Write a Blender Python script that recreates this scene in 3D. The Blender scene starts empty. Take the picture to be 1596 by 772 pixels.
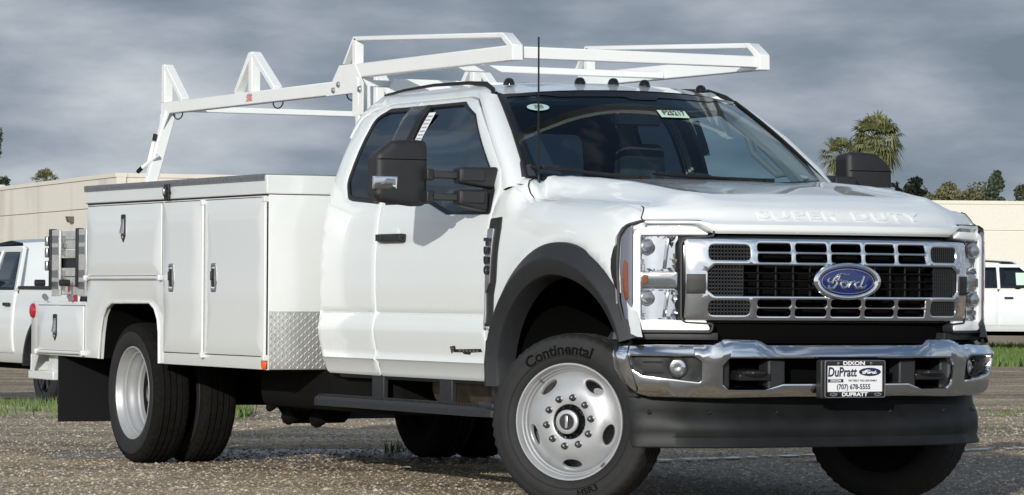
import bpy, bmesh, math, random
import numpy as np
from mathutils import Vector, Matrix
from mathutils.geometry import delaunay_2d_cdt

random.seed(7)
SC = bpy.context.scene
COL = SC.collection
R = math.radians

# ---------------------------------------------------------------- camera
cam_d = bpy.data.cameras.new('camera')
cam = bpy.data.objects.new('camera', cam_d); COL.objects.link(cam)
cr = Vector((0.45433, 0.89081, 0.0063936)); cu = Vector((0.0090244, -0.0117791, 0.99989)); cf = Vector((-0.890788, 0.454222, 0.013391))
cam.matrix_world = Matrix(((cr.x, cu.x, -cf.x, 14.69697), (cr.y, cu.y, -cf.y, -8.68951), (cr.z, cu.z, -cf.z, 0.97575), (0, 0, 0, 1)))
cam_d.sensor_fit = 'HORIZONTAL'; cam_d.sensor_width = 36.0
cam_d.lens = 5626.71 / 1596 * 36.0
cam_d.clip_start = 0.5; cam_d.clip_end = 4000
SC.camera = cam

# ---------------------------------------------------------------- light and sky
SUN_AZ = R(-42)            # where the sun stands, seen from the truck (x forward, y to the driver's side)
SUN_EL = R(15)
SUN_STRENGTH = 3.0
SKY_STRENGTH = 0.13
sd = bpy.data.lights.new('sun', 'SUN'); sd.energy = SUN_STRENGTH; sd.angle = R(0.6); sd.color = (1.0, 0.985, 0.94)
so = bpy.data.objects.new('sun', sd); COL.objects.link(so)
sv = Vector((math.cos(SUN_AZ) * math.cos(SUN_EL), math.sin(SUN_AZ) * math.cos(SUN_EL), math.sin(SUN_EL)))
so.rotation_euler = sv.to_track_quat('Z', 'Y').to_euler(); so.location = (20, -20, 20)

W = bpy.data.worlds.new('World'); SC.world = W; W.use_nodes = True
nt = W.node_tree; nt.nodes.clear()
def N(t, **k):
    n = nt.nodes.new(t)
    for a, b in k.items(): setattr(n, a, b)
    return n
def L(a, b): nt.links.new(a, b)
out = N('ShaderNodeOutputWorld'); bg = N('ShaderNodeBackground'); bg.inputs[1].default_value = SKY_STRENGTH
sky = N('ShaderNodeTexSky', sky_type='NISHITA'); sky.sun_disc = False; sky.sun_elevation = SUN_EL; sky.sun_rotation = math.atan2(sv.x, sv.y)
tc = N('ShaderNodeTexCoord'); mp = N('ShaderNodeMapping'); mp.inputs['Scale'].default_value = (1, 1, 3.4)
L(tc.outputs['Generated'], mp.inputs[0])
def noise(scale, detail, rough, w=None):
    n = N('ShaderNodeTexNoise'); n.inputs['Scale'].default_value = scale; n.inputs['Detail'].default_value = detail; n.inputs['Roughness'].default_value = rough
    L(mp.outputs[0], n.inputs['Vector']); return n
def ramp(src, stops):
    r = N('ShaderNodeValToRGB'); e = r.color_ramp.elements
    while len(e) < len(stops): e.new(0.5)
    for i, (p, c) in enumerate(stops): e[i].position = p; e[i].color = (*c, 1) if len(c) == 3 else c
    L(src, r.inputs[0]); return r
n1 = noise(9.5, 7, 0.50); n2 = noise(2.6, 5, 0.5); n3 = noise(20, 7, 0.55)
mixn = N('ShaderNodeMix', data_type='FLOAT'); mixn.inputs[0].default_value = 0.30; L(n1.outputs[0], mixn.inputs[2]); L(n3.outputs[0], mixn.inputs[3])
# grey storm cloud: darker and lighter billows
storm = ramp(mixn.outputs[0], [(0.385, (1.32, 1.66, 2.02)), (0.465, (1.82, 2.16, 2.6)), (0.535, (2.5, 2.8, 3.25)), (0.61, (3.3, 3.6, 3.95)), (0.72, (4.8, 5.2, 5.4))])
# broken brighter cloud with blue gaps, higher up
bright = ramp(n2.outputs[0], [(0.50, (0, 0, 0)), (0.66, (1, 1, 1))])
cloudw = N('ShaderNodeRGB'); cloudw.outputs[0].default_value = (5.4, 5.7, 6.1, 1)
hz = N('ShaderNodeMapRange'); hz.interpolation_type = 'SMOOTHSTEP'; hz.inputs[1].default_value = 0.34; hz.inputs[2].default_value = 0.06
sp0 = N('ShaderNodeSeparateXYZ'); L(tc.outputs['Generated'], sp0.inputs[0]); L(sp0.outputs['Z'], hz.inputs[0])
mb_ = N('ShaderNodeMath', operation='MAXIMUM'); L(bright.outputs[0], mb_.inputs[0]); L(hz.outputs[0], mb_.inputs[1])
skyb = N('ShaderNodeMix', data_type='RGBA'); L(mb_.outputs[0], skyb.inputs[0]); L(sky.outputs[0], skyb.inputs[6]); L(cloudw.outputs[0], skyb.inputs[7])
sep = N('ShaderNodeSeparateXYZ'); L(tc.outputs['Generated'], sep.inputs[0])
el = N('ShaderNodeMapRange'); el.interpolation_type = 'SMOOTHSTEP'; el.inputs[1].default_value = 0.12; el.inputs[2].default_value = 0.5; L(sep.outputs['Z'], el.inputs[0])
# the storm bank stands in the north-west (where the camera looks); the sun side is open
dv = N('ShaderNodeVectorMath', operation='DOT_PRODUCT'); dv.inputs[1].default_value = (math.cos(SUN_AZ), math.sin(SUN_AZ), 0); L(tc.outputs['Generated'], dv.inputs[0])
sside = N('ShaderNodeMapRange'); sside.interpolation_type = 'SMOOTHSTEP'; sside.inputs[1].default_value = -0.6; sside.inputs[2].default_value = 0.5; L(dv.outputs['Value'], sside.inputs[0])
mx = N('ShaderNodeMath', operation='MAXIMUM'); L(el.outputs[0], mx.inputs[0]); L(sside.outputs[0], mx.inputs[1])
fin = N('ShaderNodeMix', data_type='RGBA'); L(mx.outputs[0], fin.inputs[0]); L(storm.outputs[0], fin.inputs[6]); L(skyb.outputs[2], fin.inputs[7])
L(fin.outputs[2], bg.inputs[0]); L(bg.outputs[0], out.inputs[0])

SC.view_settings.view_transform = 'Standard'; SC.view_settings.look = 'None'
SC.view_settings.exposure = 0.15; SC.view_settings.gamma = 1.0; SC.view_settings.use_curve_mapping = False
SC.render.engine = 'CYCLES'
SC.cycles.max_bounces = 8; SC.cycles.transparent_max_bounces = 16; SC.cycles.caustics_reflective = False; SC.cycles.caustics_refractive = False

# ---------------------------------------------------------------- materials
def newmat(name):
    m = bpy.data.materials.new(name); m.use_nodes = True; m.node_tree.nodes.clear(); return m
def mat(name, col, rough=0.5, metal=0.0, spec=0.5, var=0.0, vscale=6.0, bump=0.0, bscale=200.0, coat=0.0, coat_r=0.05, emis=None, estr=0.0, rvar=0.0):
    m = newmat(name); t = m.node_tree; n = t.nodes; l = t.links
    o = n.new('ShaderNodeOutputMaterial'); p = n.new('ShaderNodeBsdfPrincipled'); l.new(p.outputs[0], o.inputs[0])
    p.inputs['Base Color'].default_value = (*col, 1); p.inputs['Roughness'].default_value = rough; p.inputs['Metallic'].default_value = metal
    p.inputs['Specular IOR Level'].default_value = spec; p.inputs['Coat Weight'].default_value = coat; p.inputs['Coat Roughness'].default_value = coat_r
    if emis: p.inputs['Emission Color'].default_value = (*emis, 1); p.inputs['Emission Strength'].default_value = estr
    co = n.new('ShaderNodeTexCoord')
    if var or rvar:
        nz = n.new('ShaderNodeTexNoise'); nz.inputs['Scale'].default_value = vscale; nz.inputs['Detail'].default_value = 6; nz.inputs['Roughness'].default_value = 0.6
        l.new(co.outputs['Object'], nz.inputs['Vector'])
        if var:
            mr = n.new('ShaderNodeMapRange'); mr.inputs[1].default_value = 0.3; mr.inputs[2].default_value = 0.7; mr.inputs[3].default_value = 1 - var; mr.inputs[4].default_value = 1 + var * 0.6
            l.new(nz.outputs[0], mr.inputs[0])
            mm = n.new('ShaderNodeVectorMath'); mm.operation = 'SCALE'; mm.inputs[0].default_value = col; l.new(mr.outputs[0], mm.inputs['Scale'])
            l.new(mm.outputs[0], p.inputs['Base Color'])
        if rvar:
            m2 = n.new('ShaderNodeMapRange'); m2.inputs[1].default_value = 0.3; m2.inputs[2].default_value = 0.7; m2.inputs[3].default_value = max(rough - rvar, 0.02); m2.inputs[4].default_value = rough + rvar
            l.new(nz.outputs[0], m2.inputs[0]); l.new(m2.outputs[0], p.inputs['Roughness'])
    if bump:
        nb = n.new('ShaderNodeTexNoise'); nb.inputs['Scale'].default_value = bscale; nb.inputs['Detail'].default_value = 3
        l.new(co.outputs['Object'], nb.inputs['Vector'])
        b = n.new('ShaderNodeBump'); b.inputs['Strength'].default_value = bump; b.inputs['Distance'].default_value = 0.002
        l.new(nb.outputs[0], b.inputs['Height']); l.new(b.outputs[0], p.inputs['Normal'])
    return m
def glassmat(name, tint, ior=1.5, rough=0.0, refl=(1, 1, 1)):
    m = newmat(name); t = m.node_tree; n = t.nodes; l = t.links
    o = n.new('ShaderNodeOutputMaterial'); mix = n.new('ShaderNodeMixShader'); tr = n.new('ShaderNodeBsdfTransparent'); gl = n.new('ShaderNodeBsdfGlossy'); fr = n.new('ShaderNodeFresnel')
    tr.inputs[0].default_value = (*tint, 1); gl.inputs['Roughness'].default_value = rough; gl.inputs[0].default_value = (*refl, 1); g_ = n.new('ShaderNodeNewGeometry'); mv = n.new('ShaderNodeMix'); mv.data_type = 'FLOAT'; mv.inputs[2].default_value = ior; mv.inputs[3].default_value = 1 / ior; l.new(g_.outputs['Backfacing'], mv.inputs[0]); l.new(mv.outputs[0], fr.inputs[0])
    l.new(fr.outputs[0], mix.inputs[0]); l.new(tr.outputs[0], mix.inputs[1]); l.new(gl.outputs[0], mix.inputs[2]); l.new(mix.outputs[0], o.inputs[0])
    return m
M = {}
M['paint'] = mat('white_paint', (0.765, 0.79, 0.782), 0.34, spec=0.5, coat=1.0, coat_r=0.03, var=0.015, vscale=3, bump=0.035, bscale=90)
M['bodypaint'] = mat('white_body_paint', (0.705, 0.725, 0.715), 0.30, coat=1.0, coat_r=0.04, var=0.02, vscale=2, bump=0.05, bscale=60)
M['rackpaint'] = mat('white_rack_paint', (0.79, 0.805, 0.79), 0.38, var=0.03, vscale=5, bump=0.05, bscale=80)
M['chrome'] = mat('chrome', (0.83, 0.84, 0.86), 0.07, metal=1.0, rvar=0.03, vscale=25)
M['darkchrome'] = mat('bumper_chrome', (0.74, 0.75, 0.77), 0.12, metal=1.0, rvar=0.02, vscale=60)
M['satin'] = mat('satin_metal', (0.55, 0.55, 0.56), 0.35, metal=1.0)
M['alu'] = mat('aluminium', (0.62, 0.62, 0.595), 0.45, metal=0.5, var=0.15, vscale=20)
M['tread'] = mat('tread_plate', (0.70, 0.70, 0.68), 0.42, metal=0.8, var=0.1, vscale=30)
M['treaddark'] = mat('dark_tread_trim', (0.27, 0.28, 0.30), 0.4, metal=0.6, var=0.2, vscale=60)
M['black'] = mat('black_plastic', (0.015, 0.0155, 0.017), 0.55, var=0.2, vscale=20, bump=0.3, bscale=500)
M['flare'] = mat('flare_plastic', (0.017, 0.0185, 0.021), 0.55, var=0.18, vscale=30, bump=0.5, bscale=350)
M['gloss'] = mat('gloss_black', (0.012, 0.012, 0.013), 0.12)
M['trim'] = mat('rubber_trim', (0.010, 0.010, 0.011), 0.5, spec=0.3)
M['void'] = mat('matt_black_liner', (0.004, 0.004, 0.004), 0.95, spec=0.05)
M['dam'] = mat('air_dam_plastic', (0.0065, 0.007, 0.0072), 0.55, spec=0.4, var=0.6, vscale=9, bump=0.3, bscale=300)
M['chassis'] = mat('chassis_black', (0.006, 0.006, 0.006), 0.9, spec=0.12, var=0.3, vscale=15)
M['tyre'] = mat('tyre_rubber', (0.012, 0.012, 0.0125), 0.75, var=0.25, vscale=18, bump=0.3, bscale=160)
M['tread_rubber'] = mat('dusty_tread_rubber', (0.0085, 0.0078, 0.0068), 0.9, spec=0.15, var=0.5, vscale=30, bump=0.5, bscale=120)
M['tyretext'] = mat('tyre_lettering', (0.005, 0.005, 0.005), 0.9, spec=0.1)
M['rim'] = mat('silver_rim', (0.42, 0.43, 0.44), 0.42, metal=0.4, var=0.06, vscale=12)
M['glass'] = glassmat('windshield_glass', (0.60, 0.70, 0.71), 1.5)
M['sideglass'] = glassmat('side_glass', (0.50, 0.64, 0.70), 1.6, refl=(0.9, 0.95, 1.0))
M['privacy'] = glassmat('privacy_glass', (0.05, 0.07, 0.10), 1.6, refl=(0.85, 0.92, 1.0))
M['lens'] = glassmat('clear_lens', (0.93, 0.94, 0.95), 1.45)
M['nut'] = mat('dark_nut', (0.16, 0.16, 0.165), 0.3, metal=1.0)
M['lampchrome'] = mat('lamp_reflector', (0.66, 0.67, 0.69), 0.06, metal=1.0)
M['lampwing'] = mat('lamp_wing_grey', (0.13, 0.135, 0.17), 0.3)
M['lamphousing'] = mat('lamp_housing', (0.30, 0.31, 0.34), 0.25, metal=0.9)
M['drl'] = mat('white_light_bar', (0.9, 0.9, 0.88), 0.3, emis=(1.0, 0.985, 0.95), estr=0.30)
M['amber'] = mat('amber_lens', (0.20, 0.045, 0.010), 0.15, coat=0.5)
M['red'] = mat('red_lens', (0.34, 0.012, 0.03), 0.15, coat=0.5)
M['orange'] = mat('orange_marker', (0.75, 0.12, 0.02), 0.2, coat=0.5)
M['cloth'] = mat('dark_seat_cloth', (0.055, 0.062, 0.075), 0.9, var=0.2)
M['interior'] = mat('interior_trim', (0.030, 0.034, 0.042), 0.8)
M['headliner'] = mat('light_interior_trim', (0.22, 0.24, 0.25), 0.8)
M['blue'] = mat('badge_blue', (0.008, 0.020, 0.12), 0.2, coat=0.6)
M['navy'] = mat('navy_print', (0.012, 0.018, 0.07), 0.5)
M['white'] = mat('white_print', (0.80, 0.80, 0.80), 0.5)
M['sticker'] = mat('sticker_green_white', (0.55, 0.72, 0.60), 0.5)
M['stickerteal'] = mat('sticker_teal_white', (0.36, 0.52, 0.52), 0.5)
M['inkred'] = mat('red_print', (0.5, 0.04, 0.04), 0.5)
M['inkblack'] = mat('black_print', (0.015, 0.015, 0.015), 0.5)
M['pinkpaint'] = mat('pink_marking', (0.50, 0.12, 0.16), 0.8)

# ---------------------------------------------------------------- mesh helpers
def pchip(xs, ys):
    xs = np.array(xs, float); ys = np.array(ys, float); h = np.diff(xs); d = np.diff(ys) / h
    m = np.zeros(len(xs)); m[0] = d[0]; m[-1] = d[-1]
    for i in range(1, len(xs) - 1):
        if d[i - 1] * d[i] > 0:
            w1 = 2 * h[i] + h[i - 1]; w2 = h[i] + 2 * h[i - 1]; m[i] = (w1 + w2) / (w1 / d[i - 1] + w2 / d[i])
    def f(x):
        if x <= xs[0]: return float(ys[0] + m[0] * (x - xs[0]))
        if x >= xs[-1]: return float(ys[-1] + m[-1] * (x - xs[-1]))
        i = int(np.searchsorted(xs, x) - 1); t = (x - xs[i]) / h[i]
        return float((2*t**3 - 3*t**2 + 1) * ys[i] + (t**3 - 2*t**2 + t) * h[i] * m[i] + (-2*t**3 + 3*t**2) * ys[i+1] + (t**3 - t**2) * h[i] * m[i+1])
    return f

def rot(axis, a): return Matrix.Rotation(a, 3, axis)

class MB:
    def __init__(s): s.v = []; s.f = []
    def add(s, vs, fs):
        o = len(s.v); s.v += [tuple(p) for p in vs]; s.f += [tuple(i + o for i in f) for f in fs]; return s
    def boxm(s, x0, x1, y0, y1, z0, z1):
        v = [(x, y, z) for x in (x0, x1) for y in (y0, y1) for z in (z0, z1)]
        return s.add(v, [(0, 1, 3, 2), (4, 6, 7, 5), (0, 4, 5, 1), (2, 3, 7, 6), (0, 2, 6, 4), (1, 5, 7, 3)])
    def box(s, c, sz, Rm=None):
        c = Vector(c); v = []
        for x in (-.5, .5):
            for y in (-.5, .5):
                for z in (-.5, .5):
                    p = Vector((x * sz[0], y * sz[1], z * sz[2]))
                    v.append(c + (Rm @ p if Rm else p))
        return s.add(v, [(0, 1, 3, 2), (4, 6, 7, 5), (0, 4, 5, 1), (2, 3, 7, 6), (0, 2, 6, 4), (1, 5, 7, 3)])
    def bar(s, p, q, w, h, up=(0, 0, 1)):
        p = Vector(p); q = Vector(q); d = (q - p); ln = d.length; d.normalize(); up = Vector(up)
        a = d.cross(up)
        if a.length < 1e-4: a = d.cross(Vector((1, 0, 0)))
        a.normalize(); b = a.cross(d)
        v = [c + a * (i * w / 2) + b * (j * h / 2) for c in (p, q) for i, j in ((-1, -1), (1, -1), (1, 1), (-1, 1))]
        return s.add(v, [(0, 1, 2, 3), (4, 7, 6, 5), (0, 4, 5, 1), (1, 5, 6, 2), (2, 6, 7, 3), (3, 7, 4, 0)])
    def tube(s, pts, r, n=8, closed=False):
        pts = [Vector(p) for p in pts]; k = len(pts); rs = r if isinstance(r, (list, tuple)) else [r] * k
        v = []; ref = Vector((0.13, 0.21, 0.97))
        for i, p in enumerate(pts):
            a = pts[(i - 1) % k] if (i > 0 or closed) else p; b = pts[(i + 1) % k] if (i < k - 1 or closed) else p
            d = (b - a).normalized(); u = d.cross(ref); 
            if u.length < 1e-3: u = d.cross(Vector((1, 0, 0)))
            u.normalize(); w = d.cross(u)
            for j in range(n):
                t = 2 * math.pi * j / n; v.append(p + (u * math.cos(t) + w * math.sin(t)) * rs[i])
        f = []
        for i in range(k if closed else k - 1):
            for j in range(n):
                a = i * n + j; b = i * n + (j + 1) % n; c = ((i + 1) % k) * n
                f.append((a, b, c + (j + 1) % n, c + j))
        if not closed: f += [tuple(reversed(range(n))), tuple((k - 1) * n + j for j in range(n))]
        return s.add(v, f)
    def lathe(s, prof, n=48, axis='X', c=(0, 0, 0), rmod=None, close=False):
        v = []; k = len(prof); c = Vector(c)
        for j in range(n):
            t = 2 * math.pi * j / n
            for i, (a, r) in enumerate(prof):
                if rmod: r = rmod(i, j, r)
                cc, ss = r * math.cos(t), r * math.sin(t)
                v.append(c + Vector({'X': (a, cc, ss), 'Y': (cc, a, ss), 'Z': (cc, ss, a)}[axis]))
        f = []
        for j in range(n):
            for i in range(k - 1 if not close else k):
                i2 = (i + 1) % k
                f.append((j * k + i, j * k + i2, ((j + 1) % n) * k + i2, ((j + 1) % n) * k + i))
        return s.add(v, f)
    def prism(s, poly, vec):
        vec = Vector(vec); k = len(poly); v = [Vector(p) for p in poly] + [Vector(p) + vec for p in poly]
        f = [tuple(range(k)), tuple(reversed(range(k, 2 * k)))] + [(i, i + k, (i + 1) % k + k, (i + 1) % k) for i in range(k)]
        return s.add(v, f)
    def loft(s, rows, cap=False):
        k = len(rows[0]); v = [p for r in rows for p in r]; f = []
        for i in range(len(rows) - 1):
            for j in range(k - 1):
                f.append((i * k + j, i * k + j + 1, (i + 1) * k + j + 1, (i + 1) * k + j))
        return s.add(v, f)
    def mapped(s, fn):
        m = MB(); m.v = [tuple(fn(*p)) for p in s.v]; m.f = list(s.f); return m
    def mirrored(s):
        m = MB(); m.v = [(x, -y, z) for x, y, z in s.v]; m.f = [tuple(reversed(f)) for f in s.f]; return m
    def build(s, name, material, parent=None, bevel=0.0, seg=2, angle=38, flat=False):
        me = bpy.data.meshes.new(name); me.from_pydata([tuple(p) for p in s.v], [], s.f)
        me.validate(); me.update()
        bm = bmesh.new(); bm.from_mesh(me); bmesh.ops.recalc_face_normals(bm, faces=bm.faces); bm.to_mesh(me); bm.free()
        for m_ in (material if isinstance(material, (list, tuple)) else [material]): me.materials.append(m_)
        if not flat:
            me.polygons.foreach_set('use_smooth', [True] * len(me.polygons))
            me.set_sharp_from_angle(angle=R(angle))
        o = bpy.data.objects.new(name, me); COL.objects.link(o)
        if parent: o.parent = parent
        if bevel:
            b = o.modifiers.new('bevel', 'BEVEL'); b.width = bevel; b.segments = seg; b.limit_method = 'ANGLE'; b.angle_limit = R(40)
        return o

def area2(p): return sum(p[i][0] * p[(i + 1) % len(p)][1] - p[(i + 1) % len(p)][0] * p[i][1] for i in range(len(p)))
def resample(p, sp):
    o = []
    for i in range(len(p)):
        a = p[i]; b = p[(i + 1) % len(p)]; d = math.dist(a, b); k = max(1, int(math.ceil(d / sp)))
        for j in range(k): o.append((a[0] + (b[0] - a[0]) * j / k, a[1] + (b[1] - a[1]) * j / k))
    return o
def rounded(poly, r, n=5):
    """round the corners of a polygon; r a number or one per corner"""
    o = []; k = len(poly); rr = r if isinstance(r, (list, tuple)) else [r] * k
    for i in range(k):
        p = Vector(poly[i]); a = Vector(poly[i - 1]) - p; b = Vector(poly[(i + 1) % k]) - p
        la, lb = a.length, b.length; a.normalize(); b.normalize()
        ang = math.acos(max(-1, min(1, a.dot(b)))); 
        if rr[i] <= 0 or ang > 3.05: o.append(tuple(p)); continue
        t = min(rr[i] / math.tan(ang / 2), la * 0.48, lb * 0.48)
        for j in range(n + 1):
            s_ = j / n; q = (p + a * t) * (1 - s_) ** 2 + p * 2 * s_ * (1 - s_) + (p + b * t) * s_ ** 2
            o.append(tuple(q))
    return o
def offset(p, d):
    o = []; k = len(p)
    for i in range(k):
        a = Vector(p[i - 1]); b = Vector(p[i]); c = Vector(p[(i + 1) % k])
        e1 = (b - a); e2 = (c - b)
        if e1.length < 1e-9: e1 = e2
        if e2.length < 1e-9: e2 = e1
        e1.normalize(); e2.normalize(); n1_ = Vector((-e1.y, e1.x)); n2_ = Vector((-e2.y, e2.x)); m = n1_ + n2_
        if m.length < 1e-6: m = n1_.copy()
        m.normalize(); sc_ = 1 / max(0.5, m.dot(n1_)); q = b + m * d * sc_; o.append((q.x, q.y))
    return o
def panel(mb, outline, surf, out, holes=(), sp=0.07, rad=0.005, thick=0.02, vl=()):
    """a sheet with rounded edges, holes and edge thickness laid on the surface surf(u, v)"""
    loops = [outline if area2(outline) > 0 else outline[::-1]] + [h if area2(h) < 0 else h[::-1] for h in holes]
    loops = [resample(l, sp) for l in loops]
    pts = []; edges = []
    for l in loops:
        for d in ((0, rad * 0.3, rad) if rad else (0,)):
            ring = offset(l, d) if d else l; b = len(pts); pts += ring; edges += [(b + i, b + (i + 1) % len(ring)) for i in range(len(ring))]
    A = np.array([p for l in loops for p in l]); B = np.array([l[(i + 1) % len(l)] for l in loops for i in range(len(l))])
    def dist(P):
        P = np.atleast_2d(np.array(P, float)); res = np.full(len(P), 1e9)
        AB = B - A; L2 = (AB ** 2).sum(1) + 1e-18
        for i in range(len(A)):
            t = np.clip(((P - A[i]) @ AB[i]) / L2[i], 0, 1); q = A[i] + t[:, None] * AB[i]
            res = np.minimum(res, np.hypot(*(P - q).T))
        return res
    def inside(P):
        P = np.atleast_2d(np.array(P, float)); c = np.zeros(len(P), bool)
        for i in range(len(A)):
            a, b = A[i], B[i]
            if a[1] == b[1]: continue
            cond = ((a[1] > P[:, 1]) != (b[1] > P[:, 1])) & (P[:, 0] < (b[0] - a[0]) * (P[:, 1] - a[1]) / (b[1] - a[1]) + a[0])
            c ^= cond
        return c
    mn = A.min(0); mxx = A.max(0)
    gx = np.arange(mn[0] + sp * .5, mxx[0], sp); gy = np.arange(mn[1] + sp * .5, mxx[1], sp)
    if len(gx) and len(gy):
        G = np.array([(x + (0.25 * sp if j % 2 else 0), y) for j, y in enumerate(gy) for x in gx])
        ok = inside(G) & (dist(G) > rad + sp * 0.35)
        for v_ in vl: ok &= np.abs(G[:, 1] - v_) > .018
        pts += [tuple(g) for g in G[ok]]
    for v_ in vl:       # crease lines: rows of points joined end to end
        lx = np.arange(mn[0] + .01, mxx[0], sp * .7); Pv = np.stack([lx, np.full(len(lx), v_)], 1)
        if not len(lx): continue
        okv = inside(Pv) & (dist(Pv) > rad * 1.3 + .002); prev = -2
        for i in range(len(lx)):
            if okv[i]:
                pts.append(tuple(Pv[i]))
                if prev == i - 1: edges.append((len(pts) - 2, len(pts) - 1))
                prev = i
    r = delaunay_2d_cdt([Vector(p) for p in pts], edges, [], 0, 1e-6)
    vs = [(p.x, p.y) for p in r[0]]; fs = [tuple(f) for f in r[2]]
    cen = np.array([np.mean([vs[i] for i in f], axis=0) for f in fs]); keep = inside(cen)
    D = dist(vs); out = Vector(out); P3 = []; NN = []
    def nrm(u, v):
        e = 1e-3; p = Vector(surf(u, v)); a = Vector(surf(u + e, v)) - Vector(surf(u - e, v)); b = Vector(surf(u, v + e)) - Vector(surf(u, v - e))
        n_ = a.cross(b); n_.normalize()
        if n_.dot(out) < 0: n_ = -n_
        return p, n_
    def dr(d): return rad * (1 - math.sqrt(max(0, 1 - (1 - d / rad) ** 2))) if rad and d < rad else 0.0
    for (u, v), d in zip(vs, D):
        p, n_ = nrm(u, v); P3.append(p - n_ * dr(d)); NN.append(n_)
    F = []
    for f, k in zip(fs, keep):
        if not k: continue
        n_ = (P3[f[1]] - P3[f[0]]).cross(P3[f[2]] - P3[f[0]])
        F.append(f if n_.dot(NN[f[0]]) > 0 else tuple(reversed(f)))
    mb.add(P3, F)
    if thick:
        for l in loops:
            top = []; bot = []
            for u, v in l:
                p, n_ = nrm(u, v); top.append(p - n_ * rad); bot.append(p - n_ * (rad + thick))
            k = len(l); mb.add(top + bot, [(i, (i + 1) % k, (i + 1) % k + k, i + k) for i in range(k)])
    return mb

def textmb(txt, size, fn, depth=0.0, shear=0.0, bold=0.0, spacing=1.0, align='CENTER', w_scale=1.0):
    """flat or raised lettering, mapped into the place by fn(u, v, w)"""
    cu_ = bpy.data.curves.new('lettering', 'FONT'); cu_.body = txt; cu_.size = size; cu_.align_x = align; cu_.align_y = 'CENTER'; cu_.shear = shear; cu_.offset = bold; cu_.space_character = spacing; cu_.extrude = depth / 2; cu_.resolution_u = 3
    ob = bpy.data.objects.new('lettering', cu_); me = bpy.data.meshes.new_from_object(ob)
    mb = MB(); mb.add([fn(p.co.x * w_scale, p.co.y, p.co.z + depth / 2) for p in me.vertices], [tuple(p.vertices) for p in me.polygons])
    bpy.data.meshes.remove(me); bpy.data.objects.remove(ob); bpy.data.curves.remove(cu_)
    return mb
def plane_fn(o, ux, uy):
    o = Vector(o); ux = Vector(ux).normalized(); uy = Vector(uy).normalized(); n_ = ux.cross(uy)
    return lambda u, v, w: o + ux * u + uy * v + n_ * w

def thing(name, label, cat, loc=(0, 0, 0), rz=0.0, group=None):
    o = bpy.data.objects.new(name, None); COL.objects.link(o); o.location = loc; o.rotation_euler = (0, 0, rz)
    o['label'] = label; o['category'] = cat
    if group: o['group'] = group
    return o
def tag(o, label, cat, group=None):
    o['label'] = label; o['category'] = cat
    if group: o['group'] = group
    return o
def group_empty(name, parent, loc=(0, 0, 0), rz=0.0):
    o = bpy.data.objects.new(name, None); COL.objects.link(o); o.parent = parent; o.location = loc; o.rotation_euler = (0, 0, rz); return o
def copy_tree(o, parent=None):
    c = o.copy(); COL.objects.link(c); c.parent = parent
    for ch in list(o.children): copy_tree(ch, c)
    return c

# ================================================================ the setting
FH = Vector((-0.890866, 0.454264, 0)); RH = Vector((0.454264, 0.890866, 0)); CP = Vector((14.69697, -8.68951, 0))
def at(lat, D, z=0.0):
    """metres to the right of and ahead of the viewpoint"""
    p = CP + FH * D + RH * lat; return Vector((p.x, p.y, z))
def ss(t): t = max(0.0, min(1.0, t)); return t * t * (3 - 2 * t)
def ground_h(lat, D):
    h = -0.36 * ss((D - 30) / 10) * ss((-lat - 1.2) / 3.0) - 0.17 * ss((D - 50) / 15) * (1 - ss((-lat - 1.2) / 3.0))
    k = math.sin(lat * 1.7 + D * 0.6) * math.sin(D * 1.1 - lat * 0.4)
    return h + 0.006 * k * ss((D - 10) / 4)
Ds = [-60, -30, -10, 0, 5] + [8 + 0.5 * i for i in range(100)] + [60, 66, 75, 90, 110, 140, 180, 240, 320, 450, 700, 1200, 2200]
Ls = [-2000, -900, -400, -150, -60, -30, -20] + [-14 + 0.6 * i for i in range(48)] + [16, 20, 30, 60, 150, 400, 900, 2000]
gm = MB(); gm.loft([[at(l, d, ground_h(l, d)) for l in Ls] for d in Ds])

m = newmat('gravel_ground'); t = m.node_tree; n = t.nodes; l = t.links
def nn(ty, **k):
    a = n.new(ty)
    for q, w_ in k.items(): setattr(a, q, w_)
    return a
o_ = nn('ShaderNodeOutputMaterial'); p_ = nn('ShaderNodeBsdfPrincipled'); l.new(p_.outputs[0], o_.inputs[0]); co = nn('ShaderNodeTexCoord')
def gnoise(s, d=6, r=0.6):
    a = nn('ShaderNodeTexNoise'); a.inputs['Scale'].default_value = s; a.inputs['Detail'].default_value = d; a.inputs['Roughness'].default_value = r; l.new(co.outputs['Object'], a.inputs['Vector']); return a
def gramp(src, stops):
    a = nn('ShaderNodeValToRGB'); e = a.color_ramp.elements
    while len(e) < len(stops): e.new(0.5)
    for i, (pp, c) in enumerate(stops): e[i].position = pp; e[i].color = (*c, 1)
    l.new(src, a.inputs[0]); return a
vor = nn('ShaderNodeTexVoronoi'); vor.inputs['Scale'].default_value = 55; l.new(co.outputs['Object'], vor.inputs['Vector'])
sepc = nn('ShaderNodeSeparateColor'); l.new(vor.outputs['Color'], sepc.inputs[0])
stone = gramp(sepc.outputs[0], [(0.0, (0.11, 0.080, 0.050)), (0.35, (0.25, 0.192, 0.125)), (0.7, (0.38, 0.30, 0.205)), (1.0, (0.62, 0.54, 0.41))])
big = gramp(gnoise(0.8, 5).outputs[0], [(0.32, (0.62, 0.60, 0.57)), (0.66, (1.2, 1.16, 1.08))])
mul0 = nn('ShaderNodeMix', data_type='RGBA', blend_type='MULTIPLY'); mul0.inputs[0].default_value = 1; l.new(stone.outputs[0], mul0.inputs[6]); l.new(big.outputs[0], mul0.inputs[7])
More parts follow.
